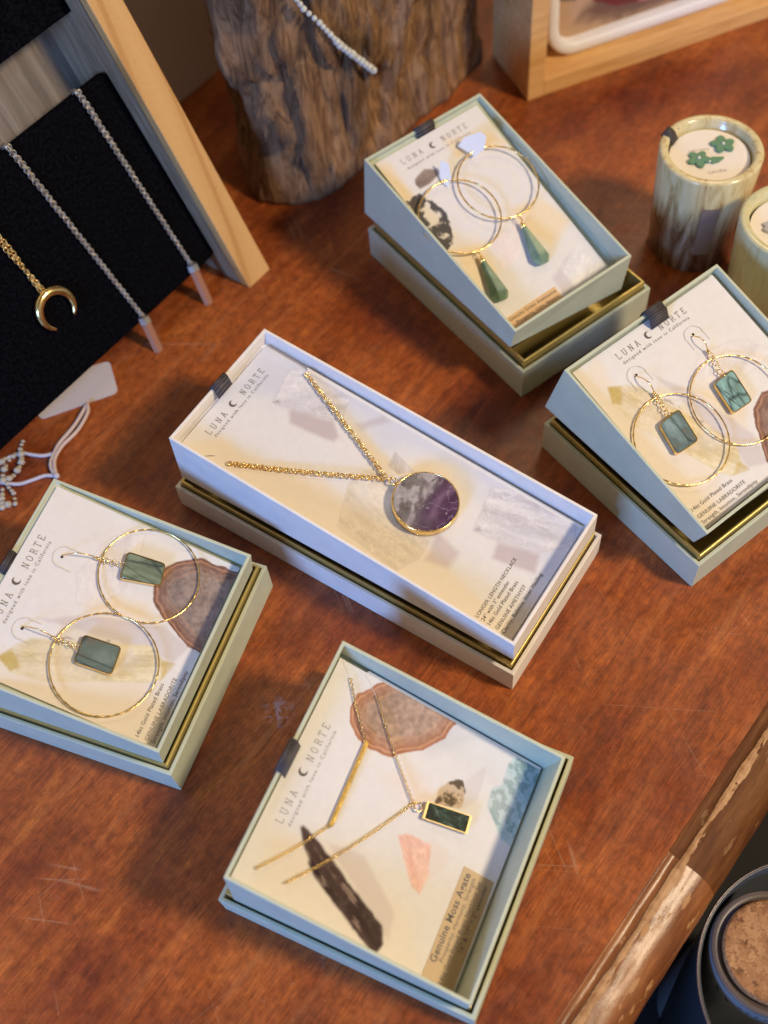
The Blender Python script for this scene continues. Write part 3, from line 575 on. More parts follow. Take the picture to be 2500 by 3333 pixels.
bsdf(M_aven).inputs['Coat Weight'].default_value = .1; bsdf(M_aven).inputs['Specular IOR Level'].default_value = .3; bsdf(M_aven).inputs['Subsurface Weight'].default_value = .3; bsdf(M_aven).inputs['Subsurface Radius'].default_value = (.1, .2, .1)

def rounded(pts, r, n=5):
    out = []; m = len(pts)
    for i in range(m):
        p0, p1, p2 = Vector(pts[i - 1]), Vector(pts[i]), Vector(pts[(i + 1) % m]); a = (p0 - p1).normalized(); c = (p2 - p1).normalized()
        A = p1 + a * r; B = p1 + c * r
        for k in range(n + 1): t_ = k / n; q_ = A * (1 - t_) ** 2 + p1 * 2 * t_ * (1 - t_) + B * t_ ** 2; out.append((q_.x, q_.y))
    return out
def inset(pts, d):
    c = sum((Vector(p) for p in pts), Vector((0, 0))) / len(pts); out = []
    for p in pts: v = Vector(p) - c; out.append(tuple(c + v * max(.1, (1 - d / max(v.length, .01)))))
    return out
def bezel(parent, pts, z0, z1, m_stone, r=.16, wall=.04, tilt=None):
    P_ = rounded(pts, r); n = len(P_); I = inset(P_, wall); b = MB()
    zo = (lambda x, y: 0.) if tilt is None else tilt
    rows = [[(x, y, z0 + zo(x, y)) for x, y in P_], [(x, y, z1 + zo(x, y)) for x, y in P_], [(x, y, z1 + zo(x, y)) for x, y in I], [(x, y, z0 + .02 + zo(x, y)) for x, y in I]]
    b.add(sum(rows, []), [(k * n + i, k * n + (i + 1) % n, (k + 1) * n + (i + 1) % n, (k + 1) * n + i) for k in range(3) for i in range(n)] + [tuple(range(n))[::-1], tuple(range(3 * n, 4 * n))])
    bz = b.build('bezel', M_gold, parent)
    b = MB(); J = inset(P_, wall + .006); K = inset(P_, wall + .05)
    rows = [[(x, y, z0 + .03 + zo(x, y)) for x, y in J], [(x, y, z1 - .02 + zo(x, y)) for x, y in J], [(x, y, z1 + .012 + zo(x, y)) for x, y in K]]
    b.add(sum(rows, []), [(k * n + i, k * n + (i + 1) % n, (k + 1) * n + (i + 1) % n, (k + 1) * n + i) for k in range(2) for i in range(n)] + [tuple(range(n))[::-1], tuple(range(2 * n, 3 * n))])
    so = b.build('stone', m_stone, parent)
    return bz, so
def hoop_pts(c, R, zc, tx=0., ty=0., n=120, ex=1.):
    out = []
    for i in range(n):
        a = 2 * PI * i / n; x = R * math.cos(a) * ex; y = R * math.sin(a); out.append((c[0] + x, c[1] + y, zc + tx * x + ty * y))
    return out
def lab_earring(key, label, hole, coil, hc, R, stone, sm_, zc, ty, tx=0.):
    e = empty('earring', CARD[key].matrix_world.copy()); tag(e, label, 'earring', 'labradorite hoop earrings')
    b = MB(); P_ = hoop_pts(hc, R, zc, tx, ty); b.tube(P_, [.033 + .006 * math.sin(i * 1.9) + .004 * math.sin(i * 4.7) for i in range(len(P_))], 8, True); b.build('hoop', M_gold, e, smooth=True)
    hx, hy = hole; cx_, cy_ = coil; b = MB(); pts = []
    for i in range(12):
        t_ = i / 11; pts.append((hx + (cx_ - hx) * t_, hy + (cy_ - hy) * t_, .0 + .34 * math.sin(PI * min(1, t_ * .93)) ** .8 + .10 * t_))
    b.tube(pts, .024, 6); b.tube([(hx, hy, .02), (hx + .01, hy + .12, -.04), (hx, hy + .18, -.05)], .022, 5)
    zt = zc + ty * (R)
    b.build('ear_wire', M_gold, e, smooth=True)
    b = MB(); d = Vector((hc[0] - cx_, hc[1] - cy_, 0)).normalized()
    top = Vector((hc[0], hc[1], 0)) - d * R; top.z = zc + tx * (top.x - hc[0]) + ty * (top.y - hc[1])
    for k in range(5): c = Vector((cx_, cy_, .14)) + d * (.02 + k * .035); b.ring(c, d, .055, .018, 10, 5)
    b.ring(Vector((cx_, cy_, .15)) + d * .26, (d.y, -d.x, .9), .095, .02, 14, 5)
    # jump rings down to the stone
    s_ = Vector(((stone[0][0] + stone[1][0]) / 2, (stone[0][1] + stone[1][1]) / 2, .17)) if len(stone) == 4 else None
    gap = (s_ - top); n = max(2, int(gap.length / .16))
    for k in range(n + 1):
        c = top + gap * (k / n); b.ring(c + Vector((0, 0, .03)), (.35 * (-1) ** k + .1, .2, 1) if k % 2 else (d.y, -d.x, .5), .10, .021, 14, 5)
    b.build('jump_rings', M_gold, e, smooth=True)
    cc = sum((Vector(q) for q in stone), Vector((0, 0))) / 4
    bezel(e, stone, .06, .24, sm_, .17, .04)
    return e
lab_earring('left', 'upper hoop earring overlapping the agate print, in the box at the left edge', (1.37, 2.29), (1.72, 1.22), (1.95, -.83), 1.84, [(1.33, .10), (2.43, .28), (2.60, -1.19), (1.72, -1.40)], M_lab3, .13, -.01)
lab_earring('left', 'lower hoop earring lying on the yellow crystal print in the left edge box', (-1.67, 2.33), (-1.62, 1.22), (-1.76, -.84), 1.89, [(-2.16, .16), (-1.10, .29), (-.97, -1.13), (-2.05, -1.25)], M_lab4, .17, -.01)
lab_earring('right', 'hoop earring with dull slate stone, left one in the right hand box', (-1.82, 2.30), (-1.74, 1.38), (-2.12, -.66), 1.83, [(-2.48, .28), (-1.42, .31), (-1.64, -1.10), (-2.74, -1.04)], M_lab2, .17, -.02, .02)
lab_earring('right', 'hoop earring with brighter teal stone, right one in the right hand box', (1.18, 2.29), (1.2, 1.5), (.78, -.72), 1.84, [(.40, .31), (1.44, .32), (1.20, -1.12), (.20, -1.08)], M_lab1, .14, -.01, .02)

def drop_earring(label, hc, R, hole, st, zc, out):
    e = empty('earring', CARD['aven'].matrix_world.copy()); tag(e, label, 'earring', 'green drop hoop earrings')
    b = MB(); P_ = hoop_pts(hc, R, zc, .02, -.02)
    b.tube(P_, [.040 + .005 * math.sin(i * 1.3) for i in range(len(P_))], 8, True); b.build('hoop', M_gold, e, smooth=True)
    b = MB(); tx, ty = st['top']; bx, by = st['bot']; d = (Vector((bx, by)) - Vector((tx, ty))); L = d.length; d.normalize(); n = Vector((-d.y, d.x)); w0, w1 = .10, .44
    V = []
    for t_, wd, h_ in ((0, w0, .11), (.86, w1, .40)):
        c = Vector((tx, ty)) + d * L * t_
        for sx, zz in ((-1, .22), (-.45, .22 + h_), (.45, .22 + h_), (1, .22), (.4, .06), (-.4, .06)): V.append((c.x + n.x * wd * sx, c.y + n.y * wd * sx, zz))
    c = Vector((tx, ty)) + d * L
    for sx, zz in ((-.62, .20), (-.3, .34), (.3, .34), (.62, .20), (.2, .1), (-.2, .1)): V.append((c.x + n.x * w1 * sx, c.y + n.y * w1 * sx, zz))
    Fc = [(k * 6 + i, k * 6 + (i + 1) % 6, (k + 1) * 6 + (i + 1) % 6, (k + 1) * 6 + i) for k in range(2) for i in range(6)] + [tuple(range(6))[::-1], tuple(range(12, 18))]
    b.add(V, Fc); b.build('stone', M_aven, e, bevel=.03)
    b = MB(); hb = Vector((hc[0], hc[1])) + (Vector((tx, ty)) - Vector(hc)).normalized() * R
    b.ring((hb.x, hb.y, zc + .02), (n.x, n.y, .3), .10, .026); b.ring(((hb.x + tx) / 2, (hb.y + ty) / 2, zc + .04), (n.x, n.y, 1.), .09, .024)
    b.tube([(tx - d.x * .14, ty - d.y * .14, .24), (tx - d.x * .02, ty - d.y * .02, .23), (tx + d.x * .16, ty + d.y * .16, .23)], [.05, .11, .14], 10); b.build('cap', M_gold, e, smooth=True)
    return e
drop_earring('gold hoop with green drop stone nearer the dark speckled stone print', (-1.42, .70), 1.78, (-.84, 2.53), dict(top=(-1.86, -1.42), bot=(-2.28, -3.40)), .26, -1)
drop_earring('gold hoop with green drop stone nearer the back right wall of its tray', (.98, 1.10), 1.78, (1.22, 2.85), dict(top=(.66, -1.08), bot=(.30, -3.02)), .34, 1)

# amethyst necklace
def rope(b, A, B, z, R=.088, step=.088, r=.026, sag=0.):
    A = Vector((*A, z[0])); B = Vector((*B, z[1])); d = B - A; L = d.length; d.normalize(); s = Vector((0, 0, 1)); s = (s - d * s.dot(d)).normalized(); q = d.cross(s); n = int(L / step)
    for i in range(n + 1):
        t_ = i / n; c = A + (B - A) * t_ + q * (sag * math.sin(PI * t_) + random.uniform(-.006, .006)); ph = i * 1.15
        nn = d * .55 + (s * math.cos(ph) + q * math.sin(ph)) * .83; b.ring(c, nn, R, r, 10, 5)
nk = empty('necklace', CARD['center'].matrix_world.copy()); tag(nk, 'gold rope chain necklace with round purple and white amethyst pendant', 'necklace')
b = MB(); rope(b, (2.48, 5.11), (.36, .02), (.10, .15)); b.build('chain', M_gold, nk, smooth=True); b = MB(); rope(b, (-2.50, 5.21), (.24, -.02), (.10, .15), sag=.05)
b.build('chain', M_gold, nk, smooth=True)
b = MB(); b.ring((.30, -.14, .2), (.8, .3, .5), .13, .035, 14, 6); b.ring((.33, -.38, .2), (.3, -.2, 1), .16, .04, 16, 6); b.ring((.34, -.58, .2), (.9, .2, .5), .10, .035, 14, 6); b.build('bail', M_gold, nk, smooth=True)
pc = (.19, -1.90); R = 1.29
b = MB(); pr = [(R - .03, .06), (R, .09), (R, .40), (R - .02, .43), (R - .055, .43), (R - .06, .38), (R - .06, .1)]
b.lathe(pr, 72, pc); b.build('bezel', M_gold, nk, smooth=True)
M_am = mat('amethyst', rough=.1); bsdf(M_am).inputs['Coat Weight'].default_value = .5; bsdf(M_am).inputs['Coat Roughness'].default_value = .05
at = N(M_am, 'ShaderNodeAttribute', attribute_name='print'); Lk(M_am, at.outputs['Color'], bsdf(M_am).inputs['Base Color'])
p = Print(pc[0] - R, pc[0] + R, pc[1] - R, pc[1] + R, .022); X, Y = p.X - pc[0], p.Y - pc[1]
# a: axis from pale (top in the picture) to violet; bottom right of the picture is about (+u*.35, -v)
a_ = (X * -.05 + Y * -1.0); tt = fbm(p.X, p.Y, 1.4, 90, 5); vn = fbm(p.X + .8 * tt, p.Y * 1.7 + .8 * tt, 2.4, 95, 5)
base_ = np.array((.115, .095, .085)) * np.ones(X.shape + (1,)) + np.array((.22, .215, .21)) * np.clip(tt - .25, 0, 1)[..., None]
k = (.9 * sm(-.30, .55, a_ * .8 + X * .25 + 1.1 * (tt - .5)))[..., None]; base_ = base_ * (1 - k) + np.array((.085, .035, .085)) * (0.6 + .8 * vn[..., None]) * k
# lobed lighter violet band
l1 = np.exp(-((a_ - .33 - .25 * np.abs(X - .35)) / .16) ** 2) * sm(-.9, -.2, X) ; base_ = base_ * (1 - .6 * l1[..., None]) + np.array((.25, .15, .24)) * .6 * l1[..., None]
wm = sm(.47, .72, vn) * sm(.35, -.25, a_); base_ = base_ * (1 - .62 * wm[..., None]) + np.array((.56, .52, .53)) * .62 * wm[..., None]
hz = fbm(p.X * 1.5 + p.Y, p.Y * 3 - p.X, 3.2, 97, 5); base_ = base_ * (.72 + .56 * hz[..., None])
v2 = np.exp(-((fbm(p.X, p.Y, 1.9, 99, 4) - .5) / .012) ** 2) * sm(-.6, .1, a_ + .5); base_ = base_ * (1 - .5 * v2[..., None]) + np.array((.62, .56, .62)) * .38 * v2[..., None]
p.C = base_; sto = p.build('stone', nk, .405)
me = sto.data; me.materials.clear(); me.materials.append(M_am)
bm = bmesh.new(); bm.from_mesh(me); bmesh.ops.delete(bm, geom=[f for f in bm.faces if (f.calc_center_median().xy - Vector(pc)).length > R - .045], context='FACES'); bm.to_mesh(me); bm.free()
b = MB(); b.lathe([(R - .065, .09), (R - .065, .40), (R - .075, .402)], 64, pc); ob = b.build('stone_back', mat('amethyst_body', (.06, .03, .06), .3), sto)

# moss agate card necklaces
def beadchain(b, A, B, z=(.08, .12), r=.042, step=.085, bow=0.):
    A = Vector((*A, z[0])); B = Vector((*B, z[1])); L = (B - A).length; n = int(L / step); d = (B - A).normalized(); q = Vector((-d.y, d.x, 0))
    for i in range(n + 1):
        t_ = i / n; c = A + (B - A) * t_ + q * bow * math.sin(PI * t_)
        if i % 2: b.ring(c, (q.x, q.y, .4), r * 1.25, r * .42, 8, 4)
        else: b.ring(c, (q.x * .4, q.y * .4, 1), r * 1.25, r * .42, 8, 4)
M_bar = mat('hammered_gold', (.78, .52, .15), .42, .9); bump(M_bar, noise(M_bar, mapping(M_bar), 14, 2).outputs['Fac'], .8, .05)
nb = empty('necklace', cm.matrix_world.copy()); tag(nb, 'gold necklace with slim textured straight bar over the black crystal print', 'necklace', 'moss agate set necklaces')
b = MB(); beadchain(b, (3.45, 3.41), (1.84, 2.05), bow=-.04); b.build('chain', M_gold, nb, smooth=True); b = MB(); beadchain(b, (-1.28, 1.96), (-3.43, 3.45), bow=.05); b.build('chain', M_gold, nb, smooth=True)
b = MB(); n = 60; b.tube([(1.80 - 3.03 * i / n, 2.0 - .10 * i / n, .12) for i in range(n + 1)], [.085 + .004 * math.sin(i * 2.3) for i in range(n + 1)], 8); b.build('bar', M_bar, nb)
nb = empty('necklace', cm.matrix_world.copy()); tag(nb, 'gold necklace with dark green rectangular moss agate pendant', 'necklace', 'moss agate set necklaces')
b = MB(); beadchain(b, (3.37, 2.32), (.80, -.27), bow=-.05); b.build('chain', M_gold, nb, smooth=True); b = MB(); beadchain(b, (.66, -.28), (-3.42, 2.41), bow=.12); b.build('chain', M_gold, nb, smooth=True)
b = MB(); b.ring((.74, -.33, .13), (.7, .7, .4), .09, .03); b.ring((.72, -.52, .14), (.1, .1, 1), .15, .032, 18, 6); b.build('bail', M_gold, nb, smooth=True)
M_gold_d = mat('brushed_gold', (.66, .50, .24), .55, .85)
b0, s0 = bezel(nb, [(.43, -.78), (1.02, -.70), (1.30, -2.32), (.69, -2.40)], .06, .24, M_moss, .03, .075); b0.data.materials.clear(); b0.data.materials.append(M_gold_d)

# ------------------------------------------------------------------ display stand on the left
Hs = Vector((.696, .718, 0)); Vd = Vector((-5.671, 38.062, -.512)); Uv = Vector((-.310, .301, .902)); MV = frameM(Vd, Hs, Uv)
lp = .413; az = .801; h_ = Vector((math.cos(az), math.sin(az), 0)); n_v = Vector((math.sin(az) * math.cos(lp), -math.cos(az) * math.cos(lp), math.sin(lp))); u_p = n_v.cross(h_)
MS = frameM((-4.942, 37.279, 0), h_, u_p)
stand = empty('display_stand', MS); tag(stand, 'leaning pine and grey wood jewelry display stand at the upper left', 'display stand')
def grainy(name, stops, sc_, rough, stretch=(1, .08, 1)):
    m = mat(name, rough=rough); mp = mapping(m, stretch); a = noise(m, mp, sc_, 6, .65, .4); Lk(m, ramp(m, stops, a.outputs['Fac']).outputs['Color'], bsdf(m).inputs['Base Color']); bump(m, a.outputs['Fac'], .3, .04); return m
M_pine = mat('pine', rough=.55); mp = mapping(M_pine, (1, .22, 1), (0, 0, .5)); wv = N(M_pine, 'ShaderNodeTexWave'); wv.inputs['Scale'].default_value = .22; wv.inputs['Distortion'].default_value = 7; wv.inputs['Detail'].default_value = 2; wv.inputs['Detail Scale'].default_value = .6
Lk(M_pine, mp.outputs['Vector'], wv.inputs['Vector']); c1 = ramp(M_pine, [(0, (.50, .255, .08)), (.12, (.60, .34, .125)), (1, (.64, .375, .145))], wv.outputs['Fac']).outputs['Color']
f_ = noise(M_pine, mapping(M_pine, (6, 2.2, 1)), 2.2, 4, .7); c1 = mix(M_pine, .7, c1, ramp(M_pine, [(.34, (.74, .66, .58)), (.42, (1, 1, 1))], f_.outputs['Fac']).outputs['Color'], 'MULTIPLY'); Lk(M_pine, c1, bsdf(M_pine).inputs['Base Color'])
M_greyw = grainy('weathered_grey_wood', [(.3, (.13, .08, .045)), (.5, (.27, .19, .115)), (.7, (.38, .29, .19))], 5, .7, (1, .06, 1))
D = 4.2; tl = math.tan(lp); tp = 1.475
b = MB()      # pine front edging, then the grey board behind it
b.add([(x, y, z) for (y, z) in ((0, 0), (0 + .5 * tl, -.5), (21, -.5), (21, 0)) for x in (0, tp)], [(0, 1, 3, 2), (2, 3, 5, 4), (4, 5, 7, 6), (6, 7, 1, 0), (0, 2, 4, 6), (1, 7, 5, 3)])
b.build('pine_edge', M_pine, stand, bevel=.05)
b = MB(); b.add([(x, y, z) for (y, z) in ((.503 * tl, -.503), (D * tl, -D), (21, -D), (21, -.503)) for x in (.004, tp - .003)], [(0, 1, 3, 2), (2, 3, 5, 4), (4, 5, 7, 6), (6, 7, 1, 0), (0, 2, 4, 6), (1, 7, 5, 3)])
b.build('side_board', M_greyw, stand)
b = MB(); b.box(-24, 0, D * tl + .1, 21, -D - .4, -D + .004); b.build('back_panel', grainy('brown_grey_wood', [(.3, (.10, .075, .055)), (.5, (.21, .17, .135)), (.7, (.33, .29, .25))], 1.6, .7, (1, .06, 1)), stand)
M_velvet = mat('black_velvet', (.002, .002, .003), .95)
v = N(M_velvet, 'ShaderNodeTexNoise'); v.inputs['Scale'].default_value = 7; v.inputs['Detail'].default_value = 5; tcn = N(M_velvet, 'ShaderNodeTexCoord'); Lk(M_velvet, tcn.outputs['Object'], v.inputs['Vector'])
vv_ = N(M_velvet, 'ShaderNodeTexVoronoi'); vv_.inputs['Scale'].default_value = 3.4; Lk(M_velvet, tcn.outputs['Object'], vv_.inputs['Vector'])
c = ramp(M_velvet, [(.4, (.0012, .0012, .0022)), (.75, (.006, .006, .009))], v.outputs['Fac']).outputs['Color']; c = mix(M_velvet, ramp(M_velvet, [(.02, (.5,) * 3), (.045, (0,) * 3)], vv_.outputs['Distance']).outputs['Color'], c, (.13, .13, .13)); Lk(M_velvet, c, bsdf(M_velvet).inputs['Base Color'])
bump(M_velvet, v.outputs['Fac'], .5, .06); bsdf(M_velvet).inputs['Specular IOR Level'].default_value = .04
b = MB(); P_ = rounded([(-19, 1.9), (-.05, 1.9), (-.05, 11.25), (-19, 11.25)], .3); b.prism(P_, -.55, 0); vb = b.build('velvet_board', M_velvet, None, bevel=.12, seg=3, M=MV); tag(vb, 'lower black velvet board with chains hanging over its face', 'display board', 'velvet boards on the display stand')
b = MB(); b.prism(rounded([(-19, 13.84), (.05, 13.84), (.05, 19.5), (-19, 19.5)], .12), -.55, .1); vb2 = b.build('velvet_board', M_velvet, None, bevel=.06, M=MV); tag(vb2, 'upper black velvet board cut off by the top left corner', 'display board', 'velvet boards on the display stand')

def strands(b, top, bot, w0, w1, z=.10, step=.155, nst=3, m=1., r=.028):
    A = Vector(top); B = Vector(bot); L = (B - A).length; n = int(L / step); d = (B - A).normalized(); q = Vector((-d.y, d.x))
    for s in range(nst):
        ph = 2 * PI * s / nst
        for i in range(n + 1):
            t_ = i / n; wd = w0 + (w1 - w0) * t_; c = A + (B - A) * t_ + q * wd * math.sin(ph + t_ * L * 1.5 * m); zz = z + .03 + .025 * math.cos(ph + t_ * L * 1.5 * m)
            b.ring((c.x, c.y, zz), ((q.x * .75, q.y * .75, .6) if i % 2 else (q.x * -.3, q.y * -.3, 1)), .085, r, 8, 4, (1.25, (d.x, d.y, 0)))
M_quartz = mat('smoky_quartz', (.42, .20, .12), .3, Transmission_Weight=.2, IOR=1.45)
def crystal_neck(label, top, bot, pb):
    e = empty('necklace', MV.copy()); tag(e, label, 'necklace', 'silver crystal necklaces on the velvet board')
    b = MB(); strands(b, top, bot, .068, .018, step=.14, r=.019)
    b.ring((top[0], top[1] + .02, -.06), (1, 0, .1), .15, .035, 14, 5); b.ring((top[0] - .1, top[1] + .02, -.06), (1, 0, -.1), .15, .035, 14, 5)
    b.tube([(top[0] - .05, top[1], .05), (top[0] - .05, top[1] + .06, -.25), (top[0] - .05, top[1] - .02, -.58), (top[0] - .05, top[1] - 1.5, -.62)], .05, 6)
    b.build('chain', M_silver, e, smooth=True)
    A = Vector(bot); B = Vector(pb); d = (B - A).normalized(); q = Vector((-d.y, d.x)); w_ = .25
    b = MB(); V = []
    for t_, s in ((0.14, 1), (.93, 1), (1., .72)):
        c = A + (B - A) * t_
        for a in range(6): V.append((c.x + q.x * w_ * s * math.cos(a * PI / 3), c.y + q.y * w_ * s * math.cos(a * PI / 3), .22 + w_ * .8 * s * math.sin(a * PI / 3)))
    b.add(V, [(k * 6 + i, k * 6 + (i + 1) % 6, k * 6 + 6 + (i + 1) % 6, k * 6 + 6 + i) for k in range(2) for i in range(6)] + [tuple(range(6)), tuple(range(12, 18))]); b.build('crystal', M_quartz, e)
    b = MB(); c0 = A; c1 = A + (B - A) * .17; b.tube([(c0.x, c0.y, .22), (c0.x + d.x * .08, c0.y + d.y * .08, .22), (c1.x, c1.y, .22)], [.10, .26, .285], 6); b.ring((A.x - d.x * .08, A.y - d.y * .08, .2), (q.x, q.y, .3), .10, .03); b.build('cap', M_silver, e)
crystal_neck('silver chain necklace with clear crystal bar nearest the pine edge', (-1.73, 11.26), (-1.50, 2.50), (-1.82, .25))
crystal_neck('silver chain necklace with clear crystal bar, between crescent and pine side', (-5.63, 11.27), (-4.93, 2.22), (-5.32, -.15))
e = empty('necklace', MV.copy()); tag(e, 'gold crescent moon pendant on a gold curb chain over black velvet', 'necklace')
b = MB(); strands(b, (-8.35, 11.26), (-8.05, 6.12), .13, .06, nst=2, step=.15, r=.034); b.build('chain', M_gold, e, smooth=True)
b = MB(); n = 40; P_ = []; rr_ = []
for i in range(n + 1):
    a = math.radians(-52 + 284 * i / n); P_.append((-8.03 + .82 * math.cos(a), 5.0 + .82 * math.sin(a), .20)); rr_.append(.06 + .17 * math.sin(PI * i / n) ** .8)
b.tube(P_, rr_, 10); b.ring((-8.04, 6.0, .25), (1, .2, .3), .10, .03); b.build('crescent', M_gold, e, smooth=True)

# ------------------------------------------------------------------ wall, log, wooden box with white mirror
M_wall = mat('beige_wall_paint', (.84, .74, .56), .8)
wd_ = Vector((.707, .707)); w0 = Vector((-8.2, 51.0)) - wd_ * 60; w1_ = Vector((-8.2, 51.0)) + wd_ * 80; wn = Vector((-.707, .707)) * 2
b = MB(); b.prism([(w0.x, w0.y), (w1_.x, w1_.y), (w1_.x + wn.x, w1_.y + wn.y), (w0.x + wn.x, w0.y + wn.y)], -3, 60); tag(b.build('wall', M_wall), 'plain beige wall behind the table between stand and log', 'wall')

M_bark = mat('driftwood', rough=.85); mp = mapping(M_bark, (1, 1, .16)); a1 = noise(M_bark, mp, 2.2, 8, .7, 1.4); a2 = noise(M_bark, mapping(M_bark, (1, 1, .4)), .35, 4, .6, .8)
cb = ramp(M_bark, [(.26, (.06, .030, .014)), (.42, (.18, .10, .052)), (.55, (.33, .205, .115)), (.74, (.46, .33, .21))], a1.outputs['Fac']).outputs['Color']
cb = mix(M_bark, .65, cb, ramp(M_bark, [(.38, (.28, .2, .16)), (.5, (1., .82, .62)), (.66, (1.3, 1.15, 1.0))], a2.outputs['Fac']).outputs['Color'], 'MULTIPLY'); Lk(M_bark, cb, bsdf(M_bark).inputs['Base Color']); bump(M_bark, a1.outputs['Fac'], .9, .25)
foot = [(-5.05, 46.1), (-4.75, 44.4), (-3.9, 42.9), (-2.4, 42.3), (-.6, 42.9), (1.08, 44.2), (3.71, 46.6), (6.3, 49.0), (8.0, 51.2), (7.6, 53.4), (4.5, 54.2), (.5, 52.5), (-3.4, 49.0)]
foot = [tuple(q) for q in rounded(foot, .6, 3)]
def resample(P_, n):
    P_ = [Vector(q) for q in P_]; L = [0]
    for i in range(len(P_)): L.append(L[-1] + (P_[(i + 1) % len(P_)] - P_[i]).length)
    out = []
    for k in range(n):
        s = L[-1] * k / n; i = max(j for j in range(len(P_)) if L[j] <= s); f = (s - L[i]) / (L[i + 1] - L[i]); out.append(P_[i].lerp(P_[(i + 1) % len(P_)], f))
    return out
ft = resample(foot, 180); cx_ = sum(q.x for q in ft) / 180; cy_ = sum(q.y for q in ft) / 180; H_ = 24; nz_ = 90; V = []
for j in range(nz_ + 1):
    z = H_ * j / nz_
    for i, q in enumerate(ft):
        th = 2 * PI * i / 180; cs = np.array([6 * math.cos(th)]), np.array([6 * math.sin(th) + z * .10])
        g = float(fbm(np.array([i / 180 * 32.]), np.array([z * .22]), 1., 120, 5)[0]) - .5; g2 = float(fbm(np.array([i / 180 * 9.]), np.array([z * .12]), 1., 130, 3)[0]) - .5
        seam = math.cos(th) * 0
        k = 1 + .02 * math.sin(z * .3) + (.05 * max(0, 1 - z / 3) if z < 3 else 0) - .03 + .009 * z; r_ = (g * 1.5 + g2 * 2.6 - .9 * max(0., .12 - abs(g)) * 4) * min(1, .35 + z * .2)
        if i < 6 or i > 174: r_ *= (6 - min(i, 180 - i)) * 0 + min(i, 180 - i) / 6
        d = Vector((q.x - cx_, q.y - cy_)); dl = d.length; d = d / dl * (dl * k + r_); V.append((cx_ + d.x, cy_ + d.y, z + .02))
b = MB(); b.add(V, [(j * 180 + i, j * 180 + (i + 1) % 180, (j + 1) * 180 + (i + 1) % 180, (j + 1) * 180 + i) for j in range(nz_) for i in range(180)] + [tuple(range(180))[::-1], tuple(nz_ * 180 + i for i in range(180))])
lg = b.build('log', M_bark, smooth=True); tag(lg, 'weathered brown driftwood log standing at the back of the table', 'log')
# bead strand on the log
from mathutils.bvhtree import BVHTree
bvh = BVHTree.FromObject(lg, bpy.context.evaluated_depsgraph_get())
M_bead = mat('clear_bead', (.80, .80, .74), .12, Transmission_Weight=.35, IOR=1.5)
pts = [(-2.3, 43.5, 12.3), (-1.61, 43.89, 10.6), (-1.03, 44.26, 9.6), (-.22, 44.78, 7.96), (.45, 45.19, 6.93), (1.6, 45.92, 5.12)]
b = MB(); P3 = []; HB = []
for a, c in zip(pts[:-1], pts[1:]):
    a, c = Vector(a), Vector(c); n = max(2, int((c - a).length / .31))
    for i in range(n): P3.append(a.lerp(c, i / n))
for i, q in enumerate(P3):
    ln_ = Vector((.539, -.843, 0)); hit, nrm, _, _ = bvh.ray_cast(q + ln_ * 8, -ln_)
    HB.append(hit if hit else q)
for i, q in enumerate(HB):
    k0, k1 = max(0, i - 4), min(len(HB), i + 5); dm = max(h.dot(ln_) for h in HB[k0:k1]); p_ = q + ln_ * (dm - q.dot(ln_) + .16)
    b.ball(p_, .13 + .02 * (i % 3 == 0) + .05 * (i > len(P3) * .5), 10, 8)
tag(b.build('bead_strand', M_bead, smooth=True), 'strand of pale clear beads hanging across the driftwood log', 'bead strand')

fa = Vector((10.068, 47.721, 0)); fd = Vector((.958, .288, 0)).normalized(); MF = frameM(fa, fd, (0, 0, 1))    # local x along, y up, z towards viewer
M_box = grainy('honey_wood', [(.3, (.60, .30, .10)), (.6, (.78, .47, .19)), (.75, (.82, .53, .25))], 2.5, .45, (.1, 1, 1))
fr = empty('wooden_shadow_box', MF); tag(fr, 'honey coloured open wooden box standing at the upper right', 'shadow box')
T_ = .95; Wf, Hf, Df = 22, 13, 4.2
b = MB(); b.box(0, T_, .01, Hf, -Df, 0); b.build('side_panel', M_box, fr, bevel=.04)
b = MB(); b.box(T_ + .002, Wf, .012, .95, -Df, -.003); b.build('bottom_panel', M_box, fr, bevel=.04)
b = MB(); b.box(T_ + .002, Wf, .96, Hf, -Df + .002, -Df + .3); b.build('back_panel', M_box, fr)
mi = empty('framed_picture', MF @ Matrix.Translation((1.62, .98, -2.0)) @ Matrix.Rotation(math.radians(-4), 4, 'X')); tag(mi, 'white round cornered frame around a dark red stone image in the wooden box', 'picture frame')
def rrect(x0, x1, y0, y1, r, n=10):
    o_ = []
    for cx2, cy2, a0 in ((x1 - r, y0 + r, -90), (x1 - r, y1 - r, 0), (x0 + r, y1 - r, 90), (x0 + r, y0 + r, 180)):
        for k in range(n + 1): a = math.radians(a0 + 90 * k / n); o_.append((cx2 + r * math.cos(a), cy2 + r * math.sin(a)))
    return o_
O_ = rrect(0, 12.2, 0, 9, 1.7); I_ = rrect(.62, 11.58, .62, 8.38, 1.15); n = len(O_); b = MB()
rows = [[(x, y, -.5) for x, y in O_], [(x, y, .9) for x, y in O_], [(x, y, 1.0) for x, y in inset(O_, .12)], [(x, y, 1.0) for x, y in inset(I_, -.12)], [(x, y, .9) for x, y in I_], [(x, y, .3) for x, y in I_]]
b.add(sum(rows, []), [(k * n + i, k * n + (i + 1) % n, (k + 1) * n + (i + 1) % n, (k + 1) * n + i) for k in range(5) for i in range(n)] + [tuple(range(n))]); b.build('white_rim', mat('white_plastic', (.80, .78, .80), .4), mi, smooth=True)
p = Print(.5, 11.7, .5, 8.5, .07, (.50, .32, .20)); X, Y = p.X, p.Y
p.wash([(1.9, 1.5), (5, .6), (12, .6), (12, 9), (4.5, 9), (2.8, 2.4)], (.10, .05, .045), .8, .5, .4, 8)
